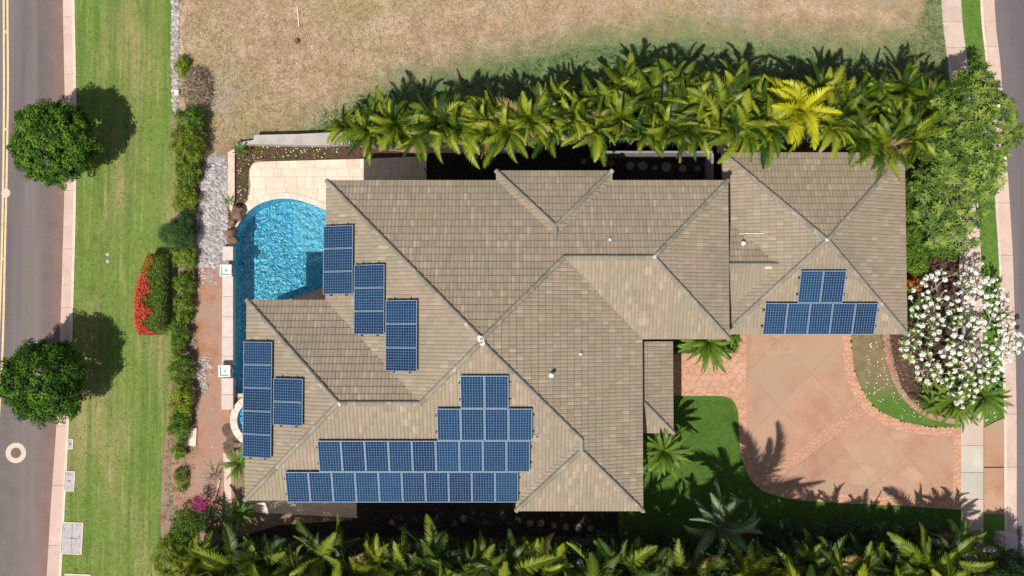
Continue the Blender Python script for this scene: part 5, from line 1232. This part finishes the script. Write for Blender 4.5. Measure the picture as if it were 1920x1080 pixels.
leafy('shrub', 1757, 330, 1.6, M2(.9,1.6,1.0,260,18,.13,'shrub_leaf',89,clump_r=.22), 'leafy green shrub between the garage roof and the large olive-green tree', 'shrub')
leafy('shrub', 1893, 1060, .7, M2(.8,.7,.6,170,20,.10,'dark_shrub',90,clump_r=.16), 'blue-green shrub in the southeast corner below the cabinet', 'shrub')
leafy('shrub', 1850, 1062, .6, M2(.8,.5,.5,120,18,.10,'shrub_leaf',91,clump_r=.16), 'shrub behind the shaded entrance wall', 'shrub')
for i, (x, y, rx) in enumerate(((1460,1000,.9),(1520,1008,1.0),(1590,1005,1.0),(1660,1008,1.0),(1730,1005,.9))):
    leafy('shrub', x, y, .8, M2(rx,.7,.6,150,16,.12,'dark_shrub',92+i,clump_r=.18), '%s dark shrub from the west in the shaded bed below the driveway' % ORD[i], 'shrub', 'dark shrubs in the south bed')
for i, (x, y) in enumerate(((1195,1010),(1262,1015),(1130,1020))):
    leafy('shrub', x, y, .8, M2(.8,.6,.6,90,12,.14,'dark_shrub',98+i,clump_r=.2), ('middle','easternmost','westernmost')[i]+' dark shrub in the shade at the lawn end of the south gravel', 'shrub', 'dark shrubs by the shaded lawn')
leafy('tree', 1888, 1122, 3.4, crown('crown', (1.35,1.3,1.1), 260, 40, .13, M['dark_shrub'], 61, clump_r=.22), 'dark green tree mostly below the frame in the southeast corner', 'tree', None, 0, .09, 'crown')
# large olive-green tree
def dome_points(x0, x1, y0, y1, n, base, top, seed, mind=.3, keep=None, lo=.88):
    """points over a crown: pixel ellipse, height from base at the rim to top in the middle"""
    r = random.Random(seed); out = []; cx, cy, rx, ry = (x0+x1)/2, (y0+y1)/2, (x1-x0)/2, (y1-y0)/2; tries = 0
    while len(out) < n and tries < 60000:
        tries += 1; a = r.uniform(0, 6.283); q = math.sqrt(r.random()); w = 1+.10*math.sin(a*5+seed)+.06*math.sin(a*9)
        px, py = cx+math.cos(a)*q*rx*w, cy+math.sin(a)*q*ry*w; z = base+(top-base)*math.sqrt(max(0, 1-q*q))*r.uniform(lo, 1.02)
        if keep and not keep(px, py): continue
        p = G(px, py, z)
        if all((p-o).length > mind for o in out[-400:]): out.append(p)
    return out
def flower_tree(name, pts, trunk_at, label, cat, limbs, leafmat, leaf_n, leaf_l, leaf_w, bark, seed, fork=1.0, keepleaf=1.0, sub=None):
    r = random.Random(seed); b = G(*trunk_at); o = empty(name, (b.x, b.y, 0)); tag(o, label, cat)
    mb = MB(); mb.tube([(0, 0, -.1), (.03, .02, fork*.6), (0, 0, fork)], [.17, .13, .11], 9); tips = [(p-Vector((b.x, b.y, 0))) for p in pts]
    L = []
    cxm = sum((t.x for t in tips))/len(tips); cym = sum((t.y for t in tips))/len(tips)
    for i in range(limbs):
        t = tips[int(i*len(tips)/limbs)]; m = Vector((t.x*.55, t.y*.55, fork+(t.z-fork)*.55)); mb.tube([(0, 0, fork*.95), m*.55+Vector((0, 0, fork*.4)), m], [.09, .06, .045], 6, cap=False); L.append(m); L.append(m*.55+Vector((0, 0, fork*.4)))
    for t in tips:
        m = min(L, key=lambda q: (q-t).length+max(0, q.z-t.z)*3); k = m.lerp(t, .55)-Vector((0, 0, .08)); mb.tube([m, k, t], [.035, .026, .018], 4, cap=False)
        for _ in range(1): 
            if (k-t).length > .25: L.append(k)
    mb.build('branches', bark, o)
    lt = [t for t in tips if r.random() < keepleaf]
    if sub: lt = [t for t in tips if sub(t+Vector((b.x, b.y, 0)), r)]
    ax = [(t.x*.15+r.uniform(-.3, .3), t.y*.15+r.uniform(-.3, .3), 1) for t in lt]
    link('foliage', rosettes('foliage', [tuple(t) for t in lt], ax, leaf_n, leaf_l, leaf_w, leafmat, seed, tonev=.65), o)
    return o, tips
pts = dome_points(1738, 1908, 128, 372, 560, 2.6, 5.4, 2, .15, lo=.62)+dome_points(1712, 1862, 280, 474, 240, 1.8, 3.6, 3, .16, lo=.62)
bigt, tips = flower_tree('large_tree', pts, (1815, 300), 'large olive-green tree spreading over the sidewalk in the northeast corner', 'tree', 14, M['olive_leaf'], 13, .27, .060, M['bark_grey'], 5, 1.6)
# flowers
def blossom_mesh(seed, n=8, rad=.13):
    r = random.Random(seed); mb = MB()
    for i in range(n):
        a = r.uniform(0, 6.28); q = rad*math.sqrt(r.random()); c = Vector((math.cos(a)*q, math.sin(a)*q, .10*(1-(q/rad)**2)+r.uniform(0, .05)))
        tx, ty = math.cos(a)*.5*q/rad, math.sin(a)*.5*q/rad; nz = Vector((tx, ty, 1)).normalized(); u = nz.orthogonal().normalized(); v = nz.cross(u); s = r.uniform(.027, .038)
        for k in range(5):
            an = k*1.2566+r.random()*.1; d = u*math.cos(an)+v*math.sin(an); e = -u*math.sin(an)+v*math.cos(an)
            mb.poly([c, c+d*s*.55-e*s*.36+nz*.008, c+d*s*1.05+nz*.02, c+d*s*.6+e*s*.36+nz*.002], .5, 0)
        mb.poly([c+nz*.006+u*.008, c+nz*.006+v*.008, c+nz*.006-u*.008, c+nz*.006-v*.008], .5, 1)
    for k in range(4):
        a = k*1.6; mb.tube([(0, 0, -.06), (math.cos(a)*.05, math.sin(a)*.05, .06)], [.008, .005], 3, mi=1, cap=False)
    return mb.mesh('flower_cluster', [M['petal'], M['petal_yellow']])
BL = [blossom_mesh(i, 34, .098) for i in range(3)]+[blossom_mesh(9+i, 14, .058) for i in range(3)]
bump_keep = lambda x, y: not (x < 1700 and y < 590) and not (x > 1840 and y < 520)
fp = dome_points(1694, 1908, 497, 748, 236, 1.5, 3.3, 7, .27, keep=bump_keep)
flt, ft = flower_tree('flowering_tree', fp, (1795, 640), 'white flowering tree with bare grey branches beside the garage', 'tree', 12, M['olive_leaf'], 9, .24, .07, M['bark_grey'], 6, .7,
    sub=lambda t, r: r.random() < (.75 if (t.x < G(1765,0).x and t.y < G(0,575).y) or t.y < G(0,690).y else .25))
r = random.Random(12); big = BL[:3]
for i, t in enumerate(ft):
    f = link('flower_cluster', r.choice(BL[:3]) if r.random() < .62 else r.choice(BL[3:]), flt, tuple(t+Vector((0, 0, .05))), (r.uniform(-.3, .3), r.uniform(-.3, .3), r.uniform(0, 6.28))); s = r.uniform(.8, 1.2); f.scale = (s, s, s)
for x, y in ((1868,202),(1816,287),(1832,302),(1836,306),(1894,292)):
    t = min(tips, key=lambda q: (Vector((q.x+bigt.location.x, q.y+bigt.location.y, 0))-Vector((G(x,y,4.5).x, G(x,y,4.5).y, 0))).length); link('flower_cluster', BL[4], bigt, tuple(t+Vector((0, 0, .16))))
# ---- uncountable small growth
def tufts(name, region, n, h, mat, seed, nb=4, spread=.05, lean=.7, z=0, w=.012, keep=None):
    r = np.random.default_rng(seed); reg = P2(region); xs = [p[0] for p in reg]; ys = [p[1] for p in reg]; C = []
    while len(C) < n:
        for p in zip(r.uniform(min(xs), max(xs), 2000), r.uniform(min(ys), max(ys), 2000)):
            if inside(p, reg) and (keep is None or keep(p, r)): C.append(p)
    C = np.array(C[:n]); P = np.repeat(np.concatenate([C, np.full((n, 1), z)], 1), nb, 0); m = len(P)
    P[:, :2] += r.normal(size=(m, 2))*spread; T_ = r.normal(size=(m, 3))*lean; T_[:, 2] = 1; Nn = r.normal(size=(m, 3)); Nn[:, 2] = np.abs(Nn[:, 2])+.3
    me = leaves(name, P, Nn, T_, h*r.uniform(.5, 1.4, m), np.full(m, w), np.clip(np.repeat(r.random(n), nb)+r.normal(size=m)*.1, 0, 1), mat)
    o = link(name, me); o['kind'] = 'stuff'; return o
tufts('dry_grass_tufts', [(337,-20),(1755,-20),(1772,120),(1690,110),(1480,92),(1250,84),(1100,88),(960,118),(860,150),(680,178),(600,205),(560,262),(460,262),(430,262),(395,300),(345,130)], 15000, .085, M['tuft'], 1, 5, .06, 1.5, w=.022)
M['wtuft'] = foliage_mat('weed_tuft', (.05,.09,.025), (.10,.15,.045), (.22,.24,.09), .7, .3, .2)
tufts('green_grass_tufts', [(560,262),(600,205),(680,178),(860,150),(960,118),(1100,88),(1250,84),(1480,92),(1690,110),(1745,-20),(1763,-20),(1776,120),(1785,262)], 8000, .10, M['wtuft'], 2, 5, .06, 1.3, w=.024)
M['ltuft'] = foliage_mat('lawn_blade', (.07,.13,.02), (.15,.22,.045), (.26,.30,.09), .7, .3, .2)
tufts('lawn_blades', [(140,-20),(322,-20),(325,200),(326,480),(322,650),(302,880),(300,1090),(112,1090),(127,787),(136,560),(139,345)], 26000, .035, M['ltuft'], 3, 4, .04, 1.5, w=.016, z=.002)
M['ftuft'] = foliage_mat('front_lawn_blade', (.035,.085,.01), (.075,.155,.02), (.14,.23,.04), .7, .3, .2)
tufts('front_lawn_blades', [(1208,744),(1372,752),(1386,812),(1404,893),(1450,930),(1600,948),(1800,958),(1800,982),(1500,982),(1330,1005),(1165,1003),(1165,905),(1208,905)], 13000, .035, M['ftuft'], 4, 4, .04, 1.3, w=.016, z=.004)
tufts('strip_blades', [(1804,0),(1840,0),(1853,125),(1871,400),(1877,500),(1883,780),(1846,798),(1842,640),(1838,500),(1826,260)], 7000, .035, M['ftuft'], 5, 4, .04, 1.2, w=.016, z=.002)
tufts('bed_seedlings', [(446,276),(640,274),(640,296),(478,298),(464,318),(462,374),(446,385)], 150, .10, M['shrub_leaf'], 6, 8, .05, 1.2, w=.03)
tufts('bed_weeds', [(330,212),(395,300),(372,500),(366,860),(345,985),(305,985),(318,740),(328,480)], 1500, .09, M['wtuft'], 7, 5, .06, 1.2, w=.022)
tufts('ground_cover', [(1262,628),(1383,628),(1383,648),(1350,660),(1262,660)], 500, .14, M['hedge_leaf'], 8, 7, .07, 1.2, w=.03)
tufts('island_ground_cover', [(1700,560),(1800,560),(1800,780),(1760,778),(1715,742),(1700,660)], 700, .10, M['dark_shrub'], 9, 6, .06, 1.2, w=.025)
def specks(name, region, n, s, mat, seed, z=.02, c=None):
    r = random.Random(seed); reg = P2(region); xs = [p[0] for p in reg]; ys = [p[1] for p in reg]; mb = MB(); k = 0
    while k < n:
        x, y = r.uniform(min(xs), max(xs)), r.uniform(min(ys), max(ys))
        if not inside((x, y), reg): continue
        k += 1; a = r.uniform(0, 6.28); q = s*r.uniform(.6, 1.3); zz = z+r.uniform(0, .015)
        mb.poly([(x+math.cos(a+i*1.2566)*q*(1 if i % 2 else .7), y+math.sin(a+i*1.2566)*q*(1 if i % 2 else .7), zz+.01*(i % 2)) for i in range(5)])
    o = mb.build(name, mat); o['kind'] = 'stuff'; return o
specks('fallen_petals', [(1630,635),(1662,632),(1668,700),(1655,760),(1620,745),(1618,700)], 75, .03, M['petal'], 1)
specks('fallen_petals', [(1655,700),(1690,700),(1740,790),(1690,785)], 40, .03, M['petal'], 2)
specks('fallen_petals', [(1700,560),(1790,560),(1800,770),(1720,740)], 170, .035, M['petal'], 3)
specks('fallen_petals', [(1846,640),(1882,640),(1884,780),(1848,796)], 60, .035, M['petal'], 4)
specks('bed_flowers', [(446,276),(640,274),(640,296),(478,298),(464,318),(462,374),(446,385)], 85, .03, M['petal'], 5, .07)
specks('leaf_litter', [(1650,630),(1690,650),(1712,740),(1775,790),(1690,740),(1668,690)], 150, .05, M['rock_brown'], 6, .02)
